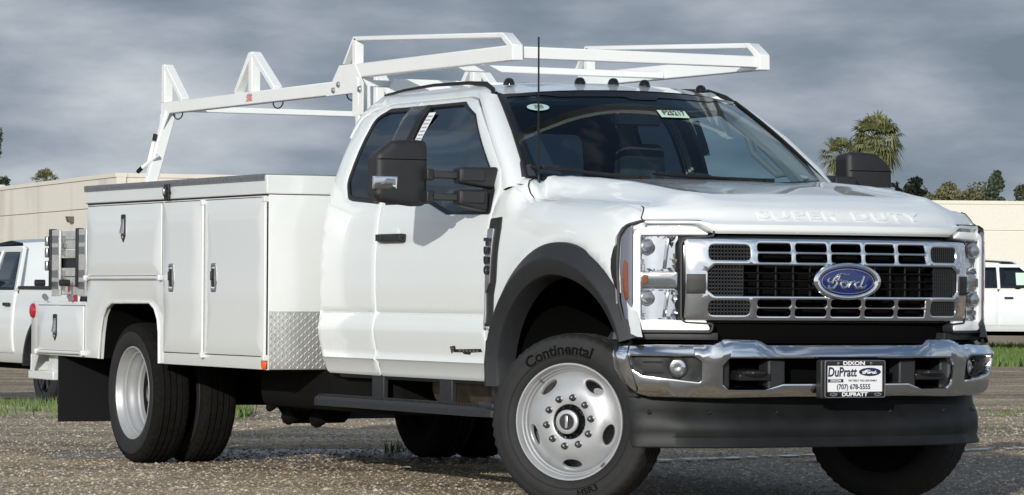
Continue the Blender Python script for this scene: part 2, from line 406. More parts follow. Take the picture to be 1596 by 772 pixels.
# faint wheel tracks running across the lot
ta = nn('ShaderNodeVectorMath', operation='DOT_PRODUCT'); ta.inputs[1].default_value = tuple(FH * 1.5); l.new(co.outputs['Object'], ta.inputs[0])
tb = nn('ShaderNodeVectorMath', operation='DOT_PRODUCT'); tb.inputs[1].default_value = tuple(RH * 0.16); l.new(co.outputs['Object'], tb.inputs[0])
tcx = nn('ShaderNodeCombineXYZ'); l.new(ta.outputs['Value'], tcx.inputs[0]); l.new(tb.outputs['Value'], tcx.inputs[1])
tn = nn('ShaderNodeTexNoise'); tn.inputs['Scale'].default_value = 1.0; tn.inputs['Detail'].default_value = 5; l.new(tcx.outputs[0], tn.inputs['Vector'])
trk = gramp(tn.outputs[0], [(0.36, (0.66, 0.65, 0.63)), (0.50, (1.08, 1.06, 1.03)), (0.64, (1.32, 1.29, 1.24))])
mul = nn('ShaderNodeMix', data_type='RGBA', blend_type='MULTIPLY'); mul.inputs[0].default_value = 1; l.new(mul0.outputs[2], mul.inputs[6]); l.new(trk.outputs[0], mul.inputs[7])
# worn asphalt patch under and beyond the truck's nose, grey partly from painted shade
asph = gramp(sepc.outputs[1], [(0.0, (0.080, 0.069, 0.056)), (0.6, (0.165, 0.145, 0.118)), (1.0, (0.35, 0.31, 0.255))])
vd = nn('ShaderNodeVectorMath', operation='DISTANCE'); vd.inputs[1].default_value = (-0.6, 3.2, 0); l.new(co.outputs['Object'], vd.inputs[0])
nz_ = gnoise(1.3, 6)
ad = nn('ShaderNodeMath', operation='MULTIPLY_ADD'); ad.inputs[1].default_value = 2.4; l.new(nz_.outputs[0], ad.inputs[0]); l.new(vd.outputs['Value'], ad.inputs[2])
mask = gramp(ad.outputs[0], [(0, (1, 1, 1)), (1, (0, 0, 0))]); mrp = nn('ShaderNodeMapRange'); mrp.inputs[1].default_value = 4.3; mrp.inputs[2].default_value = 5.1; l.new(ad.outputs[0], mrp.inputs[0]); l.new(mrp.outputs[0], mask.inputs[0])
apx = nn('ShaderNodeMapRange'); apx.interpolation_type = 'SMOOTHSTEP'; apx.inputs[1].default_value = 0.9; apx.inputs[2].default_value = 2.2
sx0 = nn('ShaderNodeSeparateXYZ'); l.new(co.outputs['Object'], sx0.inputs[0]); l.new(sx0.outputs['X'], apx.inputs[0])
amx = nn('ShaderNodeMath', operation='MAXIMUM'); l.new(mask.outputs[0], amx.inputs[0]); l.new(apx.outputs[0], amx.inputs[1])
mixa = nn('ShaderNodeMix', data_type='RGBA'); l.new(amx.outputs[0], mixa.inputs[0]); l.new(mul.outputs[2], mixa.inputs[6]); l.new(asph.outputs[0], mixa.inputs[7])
# band by the rear axle: underbody shadow put into the colour, with damp gloss
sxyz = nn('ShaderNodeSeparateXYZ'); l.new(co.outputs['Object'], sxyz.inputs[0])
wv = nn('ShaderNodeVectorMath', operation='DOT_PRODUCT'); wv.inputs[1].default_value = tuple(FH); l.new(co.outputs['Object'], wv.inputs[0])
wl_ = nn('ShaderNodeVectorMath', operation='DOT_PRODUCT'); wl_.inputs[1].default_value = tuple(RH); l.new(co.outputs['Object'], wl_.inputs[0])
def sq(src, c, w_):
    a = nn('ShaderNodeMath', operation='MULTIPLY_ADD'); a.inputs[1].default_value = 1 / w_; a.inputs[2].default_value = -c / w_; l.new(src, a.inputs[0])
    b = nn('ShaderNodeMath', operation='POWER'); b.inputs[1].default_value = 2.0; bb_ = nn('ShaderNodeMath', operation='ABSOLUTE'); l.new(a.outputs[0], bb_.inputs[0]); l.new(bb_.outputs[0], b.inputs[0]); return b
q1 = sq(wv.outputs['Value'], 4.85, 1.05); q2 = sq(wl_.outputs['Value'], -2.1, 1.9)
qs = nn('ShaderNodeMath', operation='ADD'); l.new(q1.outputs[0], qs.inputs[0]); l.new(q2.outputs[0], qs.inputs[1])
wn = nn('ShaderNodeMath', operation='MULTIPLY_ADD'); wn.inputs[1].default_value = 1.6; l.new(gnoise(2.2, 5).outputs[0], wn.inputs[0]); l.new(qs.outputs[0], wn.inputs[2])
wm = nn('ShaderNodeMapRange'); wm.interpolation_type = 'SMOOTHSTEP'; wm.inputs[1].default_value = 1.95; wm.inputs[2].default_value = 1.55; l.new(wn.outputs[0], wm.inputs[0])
damp_shade = nn('ShaderNodeMix', data_type='RGBA', blend_type='MULTIPLY'); damp_shade.inputs[7].default_value = (0.42, 0.44, 0.48, 1); l.new(wm.outputs[0], damp_shade.inputs[0]); l.new(mixa.outputs[2], damp_shade.inputs[6])
# soil and turf further off
gd = nn('ShaderNodeMapRange'); gd.interpolation_type = 'SMOOTHSTEP'; gd.inputs[1].default_value = 35.5; gd.inputs[2].default_value = 37.5; l.new(wv.outputs['Value'], gd.inputs[0])
turf = gramp(gnoise(3, 5).outputs[0], [(0.3, (0.035, 0.060, 0.016)), (0.7, (0.085, 0.125, 0.03))])
gl_ = nn('ShaderNodeMapRange'); gl_.interpolation_type = 'SMOOTHSTEP'; gl_.inputs[1].default_value = 0.5; gl_.inputs[2].default_value = 3.0; l.new(wl_.outputs['Value'], gl_.inputs[0])
gd2 = nn('ShaderNodeMapRange'); gd2.interpolation_type = 'SMOOTHSTEP'; gd2.inputs[1].default_value = 78.0; gd2.inputs[2].default_value = 68.0; l.new(wv.outputs['Value'], gd2.inputs[0]); gd3 = nn('ShaderNodeMath', operation='MULTIPLY'); l.new(gd.outputs[0], gd3.inputs[0]); l.new(gd2.outputs[0], gd3.inputs[1])
gm_ = nn('ShaderNodeMath', operation='MULTIPLY'); l.new(gd3.outputs[0], gm_.inputs[0]); l.new(gl_.outputs[0], gm_.inputs[1])
mixg = nn('ShaderNodeMix', data_type='RGBA'); l.new(gm_.outputs[0], mixg.inputs[0]); l.new(damp_shade.outputs[2], mixg.inputs[6]); l.new(turf.outputs[0], mixg.inputs[7])
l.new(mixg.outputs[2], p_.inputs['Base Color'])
rg = nn('ShaderNodeMapRange'); rg.inputs[3].default_value = 0.9; rg.inputs[4].default_value = 0.35; l.new(wm.outputs[0], rg.inputs[0]); l.new(rg.outputs[0], p_.inputs['Roughness'])
bp = nn('ShaderNodeBump'); bp.inputs['Strength'].default_value = 1.0; bp.inputs['Distance'].default_value = 0.006; l.new(vor.outputs['Distance'], bp.inputs['Height']); bp.invert = True
l.new(bp.outputs[0], p_.inputs['Normal'])
M['ground'] = m
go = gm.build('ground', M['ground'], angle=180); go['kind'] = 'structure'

# loose stones
rng = np.random.default_rng(3)
def stones(cnt, size, D0, D1, name, mats):
    D = D0 + (D1 - D0) * rng.random(cnt) ** 1.25; la = (rng.random(cnt) * 2 - 1) * 0.165 * D; s_ = size * (0.45 + 1.1 * rng.random(cnt) ** 2.2)
    base = np.array([(1, 0, 0), (.3, .9, .1), (-.8, .5, 0), (-.7, -.6, .1), (.4, -.9, 0), (.1, .1, .75)])
    ang = rng.random(cnt) * 6.283; V = []
    for k in range(cnt):
        c, q = math.cos(ang[k]), math.sin(ang[k]); B_ = base * (0.7 + 0.6 * rng.random((6, 1))) * s_[k]
        P = at(la[k], D[k], ground_h(la[k], D[k]))
        V.append(np.stack([P.x + B_[:, 0] * c - B_[:, 1] * q, P.y + B_[:, 0] * q + B_[:, 1] * c, P.z + B_[:, 2] * 0.8], 1))
    V = np.concatenate(V); fb = np.array([(0, 1, 5), (1, 2, 5), (2, 3, 5), (3, 4, 5), (4, 0, 5)])
    F = (np.arange(cnt)[:, None, None] * 6 + fb[None]).reshape(-1, 3)
    me = bpy.data.meshes.new(name); me.from_pydata(V.tolist(), [], F.tolist())
    for q in mats: me.materials.append(q)
    mi = np.repeat(rng.integers(0, len(mats), cnt), 5); me.polygons.foreach_set('material_index', mi)
    ob = bpy.data.objects.new(name, me); COL.objects.link(ob); ob['kind'] = 'stuff'
    ob['label'] = 'loose brown and grey gravel stones strewn over the lot'; return ob
SM = [mat('pale_stone', (0.52, 0.455, 0.355), 0.9), mat('tan_stone', (0.38, 0.31, 0.225), 0.9), mat('brown_stone', (0.18, 0.14, 0.095), 0.9), mat('grey_stone', (0.25, 0.23, 0.20), 0.85)]
stones(70000, 0.0085, 14.5, 33, 'gravel', SM)
stones(5200, 0.0135, 14.5, 36, 'gravel', SM)

# grass
gmt = newmat('grass_blades'); t = gmt.node_tree; n = t.nodes; l = t.links
o_ = n.new('ShaderNodeOutputMaterial'); p_ = n.new('ShaderNodeBsdfPrincipled'); p_.inputs['Roughness'].default_value = 0.6; l.new(p_.outputs[0], o_.inputs[0])
gi = n.new('ShaderNodeNewGeometry'); rr_ = n.new('ShaderNodeValToRGB'); l.new(gi.outputs['Random Per Island'], rr_.inputs[0])
rr_.color_ramp.elements[0].color = (0.030, 0.070, 0.008, 1); rr_.color_ramp.elements[1].color = (0.11, 0.165, 0.022, 1)
l.new(rr_.outputs[0], p_.inputs['Base Color'])
def grass(cnt, lat0, lat1, D0, D1, h, w_, label, clump=0.0):
    V = []; F = []
    for i in range(cnt):
        D = rng.uniform(D0, D1); la = rng.uniform(lat0, lat1)
        if clump and math.sin(la * 5.1 + D * 2.3) * math.sin(la * 2.7 - D * 3.9) < rng.uniform(-0.3, clump): continue
        p = at(la, D, ground_h(la, D) - 0.005); a = rng.uniform(0, 6.28); hh = h * rng.uniform(0.4, 1.25); d = Vector((math.cos(a), math.sin(a), 0)); e = RH * rng.uniform(-0.5, .5) * hh + FH * rng.uniform(-0.4, .4) * hh
        b = len(V); V += [p - RH * w_ / 2, p + RH * w_ / 2, p + e * 0.35 + Vector((0, 0, hh * 0.6)) + RH * w_ * .35, p + e * 0.35 + Vector((0, 0, hh * 0.6)) - RH * w_ * .35, p + e + Vector((0, 0, hh))]
        F += [(b, b + 1, b + 2, b + 3), (b + 3, b + 2, b + 4)]
    me = bpy.data.meshes.new('grass'); me.from_pydata([tuple(v) for v in V], [], F); me.materials.append(gmt)
    ob = bpy.data.objects.new('grass', me); COL.objects.link(ob); ob['kind'] = 'stuff'; ob['label'] = label
grass(26000, 4.5, 13, 53, 71, 0.16, 0.03, 'bright green grass verge in front of the far warehouse')
grass(12000, 4.5, 13, 66, 82, 0.18, 0.03, 'green grass under and behind the far parked pickup')
grass(2600, -5.6, -3.3, 28.3, 36.5, 0.10, 0.010, 'green grass strip by the wheel of the parked pickup', 0.35)
grass(120, -2.27, -2.08, 28.4, 29.4, 0.12, 0.010, 'green weeds seen beneath the truck behind the rear wheel')
grass(500, 3.6, 5.2, 30.2, 31.4, 0.04, 0.010, 'thin grass growing through the gravel', 0.6)
grass(350, 2.9, 4.4, 26.2, 27.4, 0.035, 0.009, 'sparse weeds in the gravel', 0.7)
grass(40, -0.80, -0.50, 22.3, 22.7, 0.09, 0.007, 'tuft of dry weeds under the truck')

# worn painted line on the lot
lm = newmat('worn_white_paint'); t = lm.node_tree; n = t.nodes; l = t.links
o_ = n.new('ShaderNodeOutputMaterial'); mx_ = n.new('ShaderNodeMixShader'); p_ = n.new('ShaderNodeBsdfPrincipled'); tr = n.new('ShaderNodeBsdfTransparent'); nz = n.new('ShaderNodeTexNoise'); co = n.new('ShaderNodeTexCoord'); rp = n.new('ShaderNodeValToRGB')
p_.inputs['Base Color'].default_value = (0.7, 0.7, 0.68, 1); nz.inputs['Scale'].default_value = 9; nz.inputs['Detail'].default_value = 8; l.new(co.outputs['Object'], nz.inputs['Vector']); l.new(nz.outputs[0], rp.inputs[0])
rp.color_ramp.elements[0].position = 0.46; rp.color_ramp.elements[1].position = 0.56; l.new(rp.outputs[0], mx_.inputs[0]); l.new(tr.outputs[0], mx_.inputs[1]); l.new(p_.outputs[0], mx_.inputs[2]); l.new(mx_.outputs[0], o_.inputs[0])
def strip(name, a, b, w_, material):
    a = Vector(a); b = Vector(b); d = (b - a).normalized(); q = Vector((-d.y, d.x, 0)) * w_ / 2; K = 24; mb = MB()
    mb.loft([[a + (b - a) * i / K - q, a + (b - a) * i / K + q] for i in range(K + 1)]); ob = mb.build(name, material); ob['kind'] = 'structure'; return ob
strip('painted_line', (-3.75, 1.0, 0.013), (-5.1, 6.6, 0.013), 0.15, lm)
pk = newmat('worn_pink_paint'); t = pk.node_tree; n = t.nodes; l = t.links
o_ = n.new('ShaderNodeOutputMaterial'); mx_ = n.new('ShaderNodeMixShader'); p_ = n.new('ShaderNodeBsdfPrincipled'); tr = n.new('ShaderNodeBsdfTransparent'); nz = n.new('ShaderNodeTexNoise'); co = n.new('ShaderNodeTexCoord'); rp = n.new('ShaderNodeValToRGB')
p_.inputs['Base Color'].default_value = (0.55, 0.10, 0.15, 1); nz.inputs['Scale'].default_value = 14; nz.inputs['Detail'].default_value = 6; l.new(co.outputs['Object'], nz.inputs['Vector']); l.new(nz.outputs[0], rp.inputs[0])
rp.color_ramp.elements[0].position = 0.48; rp.color_ramp.elements[1].position = 0.56; l.new(rp.outputs[0], mx_.inputs[0]); l.new(tr.outputs[0], mx_.inputs[1]); l.new(p_.outputs[0], mx_.inputs[2]); l.new(mx_.outputs[0], o_.inputs[0])
strip('painted_mark', (-3.5, 2.55, 0.017), (-3.62, 3.1, 0.017), 0.30, pk)

# ---------------------------------------------------------------- warehouses
wallm = newmat('cream_stucco'); t = wallm.node_tree; n = t.nodes; l = t.links
o_ = n.new('ShaderNodeOutputMaterial'); p_ = n.new('ShaderNodeBsdfPrincipled'); p_.inputs['Roughness'].default_value = 0.9; l.new(p_.outputs[0], o_.inputs[0]); co = n.new('ShaderNodeTexCoord')
mpg = n.new('ShaderNodeMapping'); mpg.inputs['Scale'].default_value = (0.25, 0.25, 0.06); l.new(co.outputs['Object'], mpg.inputs[0])
nz = n.new('ShaderNodeTexNoise'); nz.inputs['Scale'].default_value = 2.2; nz.inputs['Detail'].default_value = 7; l.new(mpg.outputs[0], nz.inputs['Vector'])
rp = n.new('ShaderNodeValToRGB'); rp.color_ramp.elements[0].position = 0.30; rp.color_ramp.elements[0].color = (0.55, 0.52, 0.45, 1); rp.color_ramp.elements[1].position = 0.46; rp.color_ramp.elements[1].color = (0.69, 0.66, 0.585, 1)
l.new(nz.outputs[0], rp.inputs[0]); l.new(rp.outputs[0], p_.inputs['Base Color'])
n2_ = n.new('ShaderNodeTexNoise'); n2_.inputs['Scale'].default_value = 14; l.new(co.outputs['Object'], n2_.inputs['Vector']); bb = n.new('ShaderNodeBump'); bb.inputs['Strength'].default_value = 0.4; bb.inputs['Distance'].default_value = 0.03; l.new(n2_.outputs[0], bb.inputs['Height']); l.new(bb.outputs[0], p_.inputs['Normal'])
capm = mat('cream_parapet', (0.68, 0.65, 0.57), 0.85, var=0.06, vscale=1.0)
roofm = mat('roof_membrane', (0.5, 0.49, 0.46), 0.9)
lightm = mat('bronze_lamp', (0.10, 0.09, 0.07), 0.5)
def wall_run(parent, lat, D, dl, dd, length, z0, zs, z1, thick, cap=True, step=60.0):
    k = int(math.ceil(length / step))
    ax = (RH * dl + FH * dd).normalized(); nrm_ = Vector((-ax.y, ax.x, 0))
    if nrm_.dot(FH) < 0: nrm_ = -nrm_
    o0 = at(lat, D)
    for i in range(k):
        a = o0 + ax * (i * step + 0.004); b = o0 + ax * (min((i + 1) * step, length) - 0.004)
        for zz0, zz1 in ((z0, zs - 0.03), (zs + 0.03, z1)):
            MB().prism([(a.x, a.y, zz0), (b.x, b.y, zz0), (b.x, b.y, zz1), (a.x, a.y, zz1)], nrm_ * thick).build('wall_panel', wallm, parent)
    a = o0 + nrm_ * 0.05; b = a + ax * length
    MB().prism([(a.x, a.y, z0), (b.x, b.y, z0), (b.x, b.y, z1 - 0.05), (a.x, a.y, z1 - 0.05)], nrm_ * (thick - 0.08)).build('wall_backing', capm, parent)
    if cap:
        a = o0 - nrm_ * 0.04; b = a + ax * length
        MB().prism([(a.x, a.y, z1 + .004), (b.x, b.y, z1 + .004), (b.x, b.y, z1 + 0.13), (a.x, a.y, z1 + 0.13)], nrm_ * (thick + 0.08)).build('parapet_cap', capm, parent)
    return o0, ax, nrm_
wh = thing('warehouse', 'long cream warehouse with a small wall lamp behind the service body', 'building', tuple(at(-12.06, 110)))
wh_inv = wh.matrix_basis.inverted()
def reparent_fix(root):
    for c in root.children:
        if c.data: c.data.transform(Matrix.Translation(-root.location))
o0, ax1, nr1 = wall_run(wh, -12.06, 110, -0.35, 0.937, 45, -0.6, 3.61, 4.52, 0.3)
o1, ax2, nr2 = wall_run(wh, -11.98, 110.1, 0.937, 0.35, 17, -0.6, 3.61, 4.52, 0.3)
a = o0 + ax1 * 0.3 + ax2 * 0.4; b = a + ax1 * 44; c = b + ax2 * 16.3; d = a + ax2 * 16.3
MB().prism([(q.x, q.y, 4.0) for q in (a, b, c, d)], (0, 0, 0.15)).build('roof', roofm, wh)
for e0, e1 in ((b, c), (c, d)):
    MB().prism([(e0.x, e0.y, -0.6), (e1.x, e1.y, -0.6), (e1.x, e1.y, 4.6), (e0.x, e0.y, 4.6)], (0.02, 0.02, 0)).build('rear_wall', capm, wh)
p = o0 + ax1 * 5.46
MB().prism([(p.x, p.y, 3.22), (p.x, p.y, 3.42)] and [tuple(p - nr1 * 0.0 + Vector((0, 0, 3.20))), tuple(p - nr1 * 0.16 + Vector((0, 0, 3.24))), tuple(p - nr1 * 0.22 + Vector((0, 0, 3.42))), tuple(p + Vector((0, 0, 3.42)))], ax1 * 0.32).build('wall_lamp', lightm, wh, 0.01)
vm = mat('white_vent', (0.75, 0.75, 0.73), 0.6)
for i in range(5):
    p = o0 + ax1 * (24 + i * 2.6) + nr1 * 1.5; MB().boxm(p.x - .35, p.x + .35, p.y - .35, p.y + .35, 4.1, 4.95 + 0.12 * (i % 2)).build('roof_vent', vm, wh, 0.1)
reparent_fix(wh)
wh2 = thing('warehouse', 'cream warehouse wall with one long joint line behind the right headlight', 'building', tuple(at(9, 130)))
wall_run(wh2, 9, 130, 1, 0.085, 46, -0.5, 3.44, 4.40, 0.3)
a = at(9.4, 130.4); MB().prism([tuple(at(9.4, 130.5, 3.9)), tuple(at(54, 134, 3.9)), tuple(at(53, 152, 3.9)), tuple(at(8, 149, 3.9))], (0, 0, 0.15)).build('roof', roofm, wh2)
reparent_fix(wh2)

# ---------------------------------------------------------------- trees
def leafmat(name, a, b):
    m = newmat(name); t = m.node_tree; n = t.nodes; l = t.links
    o_ = n.new('ShaderNodeOutputMaterial'); p_ = n.new('ShaderNodeBsdfPrincipled'); p_.inputs['Roughness'].default_value = 0.65; l.new(p_.outputs[0], o_.inputs[0])
    g = n.new('ShaderNodeNewGeometry'); r_ = n.new('ShaderNodeValToRGB'); r_.color_ramp.elements[0].color = (*a, 1); r_.color_ramp.elements[1].color = (*b, 1); l.new(g.outputs['Random Per Island'], r_.inputs[0]); l.new(r_.outputs[0], p_.inputs['Base Color']); return m
LM = {'dark': leafmat('dark_leaves', (0.018, 0.030, 0.016), (0.05, 0.07, 0.03)), 'olive': leafmat('olive_leaves', (0.06, 0.07, 0.025), (0.14, 0.13, 0.055)), 'palm': leafmat('palm_fronds', (0.050, 0.066, 0.020), (0.19, 0.19, 0.075)), 'dead': leafmat('dry_fronds', (0.13, 0.09, 0.05), (0.24, 0.17, 0.10))}
bark = mat('bark', (0.11, 0.08, 0.055), 0.9, var=0.3, vscale=4)
def tree(px, py_c, D, rx, rz, kind, label, leaves=1500, shape='round', group=None, lsize=0.12):
    lat = (px - 798) / 5627 * D; zc = 0.976 + (461 + 0.0064 * (px - 798) - py_c) / 5627 * D
    base = at(lat, D, -0.4); root = thing('tree', label, 'tree', tuple(base), 0, group); zc += 0.4
    tk = MB().tube([(0, 0, 0), (0.05, 0.03, zc * .5), (0, 0, zc - rz * 0.4), (0.05, 0, zc + rz * 0.6)], [0.22, 0.17, 0.10, 0.03], 8)
    cl = []
    for i in range(16):
        a = rng.uniform(0, 6.28); k = rng.uniform(-0.85, 0.95); rr = math.sqrt(max(0, 1 - k * k)) * rng.uniform(.45, 0.95)
        if shape == 'cone': rr *= max(0.15, 0.62 - 0.42 * k)
        c = Vector((rx * rr * math.cos(a), rx * rr * math.sin(a), zc + rz * k)); cl.append((c, rng.uniform(.28, .5)))
        tk.tube([(0, 0, zc - rz * 0.9), tuple(c * 0.5 + Vector((0, 0, zc * .5 - rz * .2))), tuple(c)], [0.07, 0.045, 0.015], 5)
    tk.build('trunk', bark, root)
    V = []; F = []
    for i in range(leaves):
        c, r_ = cl[rng.integers(len(cl))]; d = Vector(rng.normal(size=3)); d.normalize(); d *= rng.random() ** 0.4
        p = c + Vector((d.x * rx * r_, d.y * rx * r_, d.z * rz * r_)); u = Vector(rng.normal(size=3)).normalized(); v = u.orthogonal().normalized() * lsize * rng.uniform(.4, .9); u = u * lsize * rng.uniform(.7, 1.4); b = len(V)
        V += [p - u, p - v, p + u, p + v]; F.append((b, b + 1, b + 2, b + 3))
    me = bpy.data.meshes.new('crown'); me.from_pydata([tuple(v) for v in V], [], F); me.materials.append(LM[kind]); ob = bpy.data.objects.new('crown', me); COL.objects.link(ob); ob.parent = root
def palm(px, py_c, D, rad, label, up=1.0, skirt=True, nfr=46, group=None):
    lat = (px - 798) / 5627 * D; zc = 0.976 + (461 + 0.0064 * (px - 798) - py_c) / 5627 * D + 0.4
    root = thing('palm_tree', label, 'palm', tuple(at(lat, D, -0.4)), 0, group)
    MB().tube([(0.1, 0, 0), (0, 0.04, zc * .6), (0, 0, zc)], [0.26, 0.2, 0.2], 10).build('trunk', bark, root)
    def frond(mb, a, e, ln, droop):
        d = Vector((math.cos(a) * math.cos(e), math.sin(a) * math.cos(e), math.sin(e))); s = Vector((-math.sin(a), math.cos(a), 0)); q = d.cross(s)
        p0 = Vector((0, 0, zc)); p1 = p0 + d * ln * 0.55; mb.tube([p0, p1], 0.022, 4)
        nb = 15
        for i in range(nb):
            f_ = (i / (nb - 1) - .5) * 2; an = f_ * 1.75; dd = d * math.cos(an) + s * math.sin(an); L_ = ln * 0.55 * (1 - 0.25 * abs(f_)) * rng.uniform(.85, 1.1)
            m_ = p1 + dd * L_ * 0.55; t_ = p1 + dd * L_ + Vector((0, 0, -droop * L_ * rng.uniform(.5, 1.1))); w2 = (s * math.cos(an) - d * math.sin(an)) * 0.034 * rad
            b = len(mb.v); mb.v += [tuple(p1), tuple(m_ - w2), tuple(t_), tuple(m_ + w2)]; mb.f.append((b, b + 1, b + 2, b + 3))
    g = MB()
    for i in range(nfr): frond(g, i * 2.399 + rng.uniform(-.2, .2), R(-62 + 148 * ((i + .5) / nfr) ** .9) * up, rad * rng.uniform(.9, 1.15), rng.uniform(.35, .9))
    g.build('crown', LM['palm'], root, flat=True)
    if skirt:
        k = MB()
        for i in range(26): frond(k, i * 2.399, R(rng.uniform(-86, -45)), rad * rng.uniform(.6, .95), 0.7)
        k.build('dry_frond_skirt', LM['dead'], root, flat=True)
palm(1366, 222, 240, 2.1, 'tall fan palm, the fuller of the pair beyond the truck mirror')
palm(1310, 244, 252, 1.6, 'shorter fan palm left of the fuller one beyond the mirror', nfr=30)
palm(1347, 236, 262, 1.35, 'small fan palm between the two beyond the mirror', nfr=28)
palm(70, 284, 262, 1.15, 'lone palm top showing over the left warehouse roof', skirt=False, nfr=30)
tree(1424, 306, 250, 1.0, 1.0, 'dark', 'round dark tree just right of the palms', 1500)
tree(1395, 318, 245, .8, 1.2, 'dark', 'dark bushy tree hidden behind the black mirror', 900)
tree(1480, 312, 240, 1.35, 1.15, 'olive', 'broad olive tree over the right warehouse roof', 2200)
tree(1520, 312, 240, 1.05, 1.25, 'olive', 'thin wispy olive tree next to the dark pointed one', 1000, lsize=.10)
tree(1552, 306, 236, 1.05, 1.55, 'dark', 'tall dark pointed tree over the right warehouse roof', 2400, 'cone')
tree(1452, 322, 238, .75, .55, 'olive', 'low olive bush between the round dark tree and the broad olive one', 700, lsize=.10)
tree(1503, 320, 246, .9, .75, 'dark', 'low dark bush behind the thin wispy tree', 900, lsize=.10)
tree(1536, 322, 243, .8, .7, 'olive', 'small olive bush at the left foot of the dark pointed tree', 700, lsize=.10)
tree(1574, 326, 246, .8, .45, 'dark', 'lowest dark bush right of the dark pointed tree', 700, lsize=.10)
tree(1594, 316, 240, .75, .95, 'dark', 'dark tree at the right edge above the roof', 1100)
tree(2, 282, 230, .42, .5, 'dark', 'small dark treetop at the left edge over the roof', 600, lsize=.08)
tree(-9, 222, 230, .50, .95, 'dark', 'tall dark treetop touching the left edge high in the sky', 700, lsize=.09)
# ================================================================ the utility truck (front axle at x = 0, nose towards +x, y to the driver's side)
truck = thing('utility_truck', 'white chassis cab work truck with service body, ladder rack and chrome grille', 'utility truck')
def both(mb, name, material, parent=None, **k):
    a = mb.build(name, material, parent or truck, **k); b = mb.mirrored().build(name, material, parent or truck, **k); return a, b

# ---- cab side surface
VL = (.585, .640, .652, .664, .676, .695, .790, .805, .868, .879, .8835, .888, .893, .92)
wcab = pchip([.54, .58, .64, .652, .676, .70, .785, .800, .868, .879, .8835, .892, .93, 1.0, 1.15, 1.28, 1.36, 1.40, 1.45, 1.90, 1.965, 2.0, 2.035],
             [.925, .946, .966, .979, .971, .974, .990, .991, .977, .973, .963, .972, .976, .980, .980, .970, .962, .955, .943, .775, .712, .665, .62])
cabS = lambda u, v: (u, -wcab(v), v)
OUT = (0, -1, 0)
door_front = [(-.692, .562), (-.690, .66), (-.689, .80), (-.689, .90), (-.684, 1.36), (-.650, 1.50), (-.70, 1.585), (-.95, 1.765), (-1.20, 1.912), (-1.30, 1.950), (-1.42, 1.966), (-1.953, 1.966), (-1.953, 1.42), (-1.953, .90), (-1.953, .80), (-1.953, .562)]
win_front = rounded([(-1.925, 1.945), (-1.42, 1.945), (-1.19, 1.868), (-.800, 1.585), (-.698, 1.48), (-.690, 1.365), (-1.18, 1.372), (-1.40, 1.430), (-1.925, 1.434)], [.02, .08, .08, .06, .04, .03, .05, .05, .02])
door_rear = [(-1.957, 1.966), (-2.35, 1.968), (-2.50, 1.945), (-2.565, 1.90), (-2.595, 1.75), (-2.63, 1.55), (-2.640, 1.20), (-2.645, .96), (-2.645, .90), (-2.645, .80), (-2.642, .72), (-2.62, .566), (-1.957, .562), (-1.957, .80), (-1.957, .90), (-1.957, 1.42)]
win_rear = rounded([(-1.985, 1.945), (-2.31, 1.948), (-2.41, 1.90), (-2.468, 1.56), (-2.40, 1.475), (-2.33, 1.462), (-1.985, 1.440)], [.02, .08, .08, .08, .06, .04, .02])
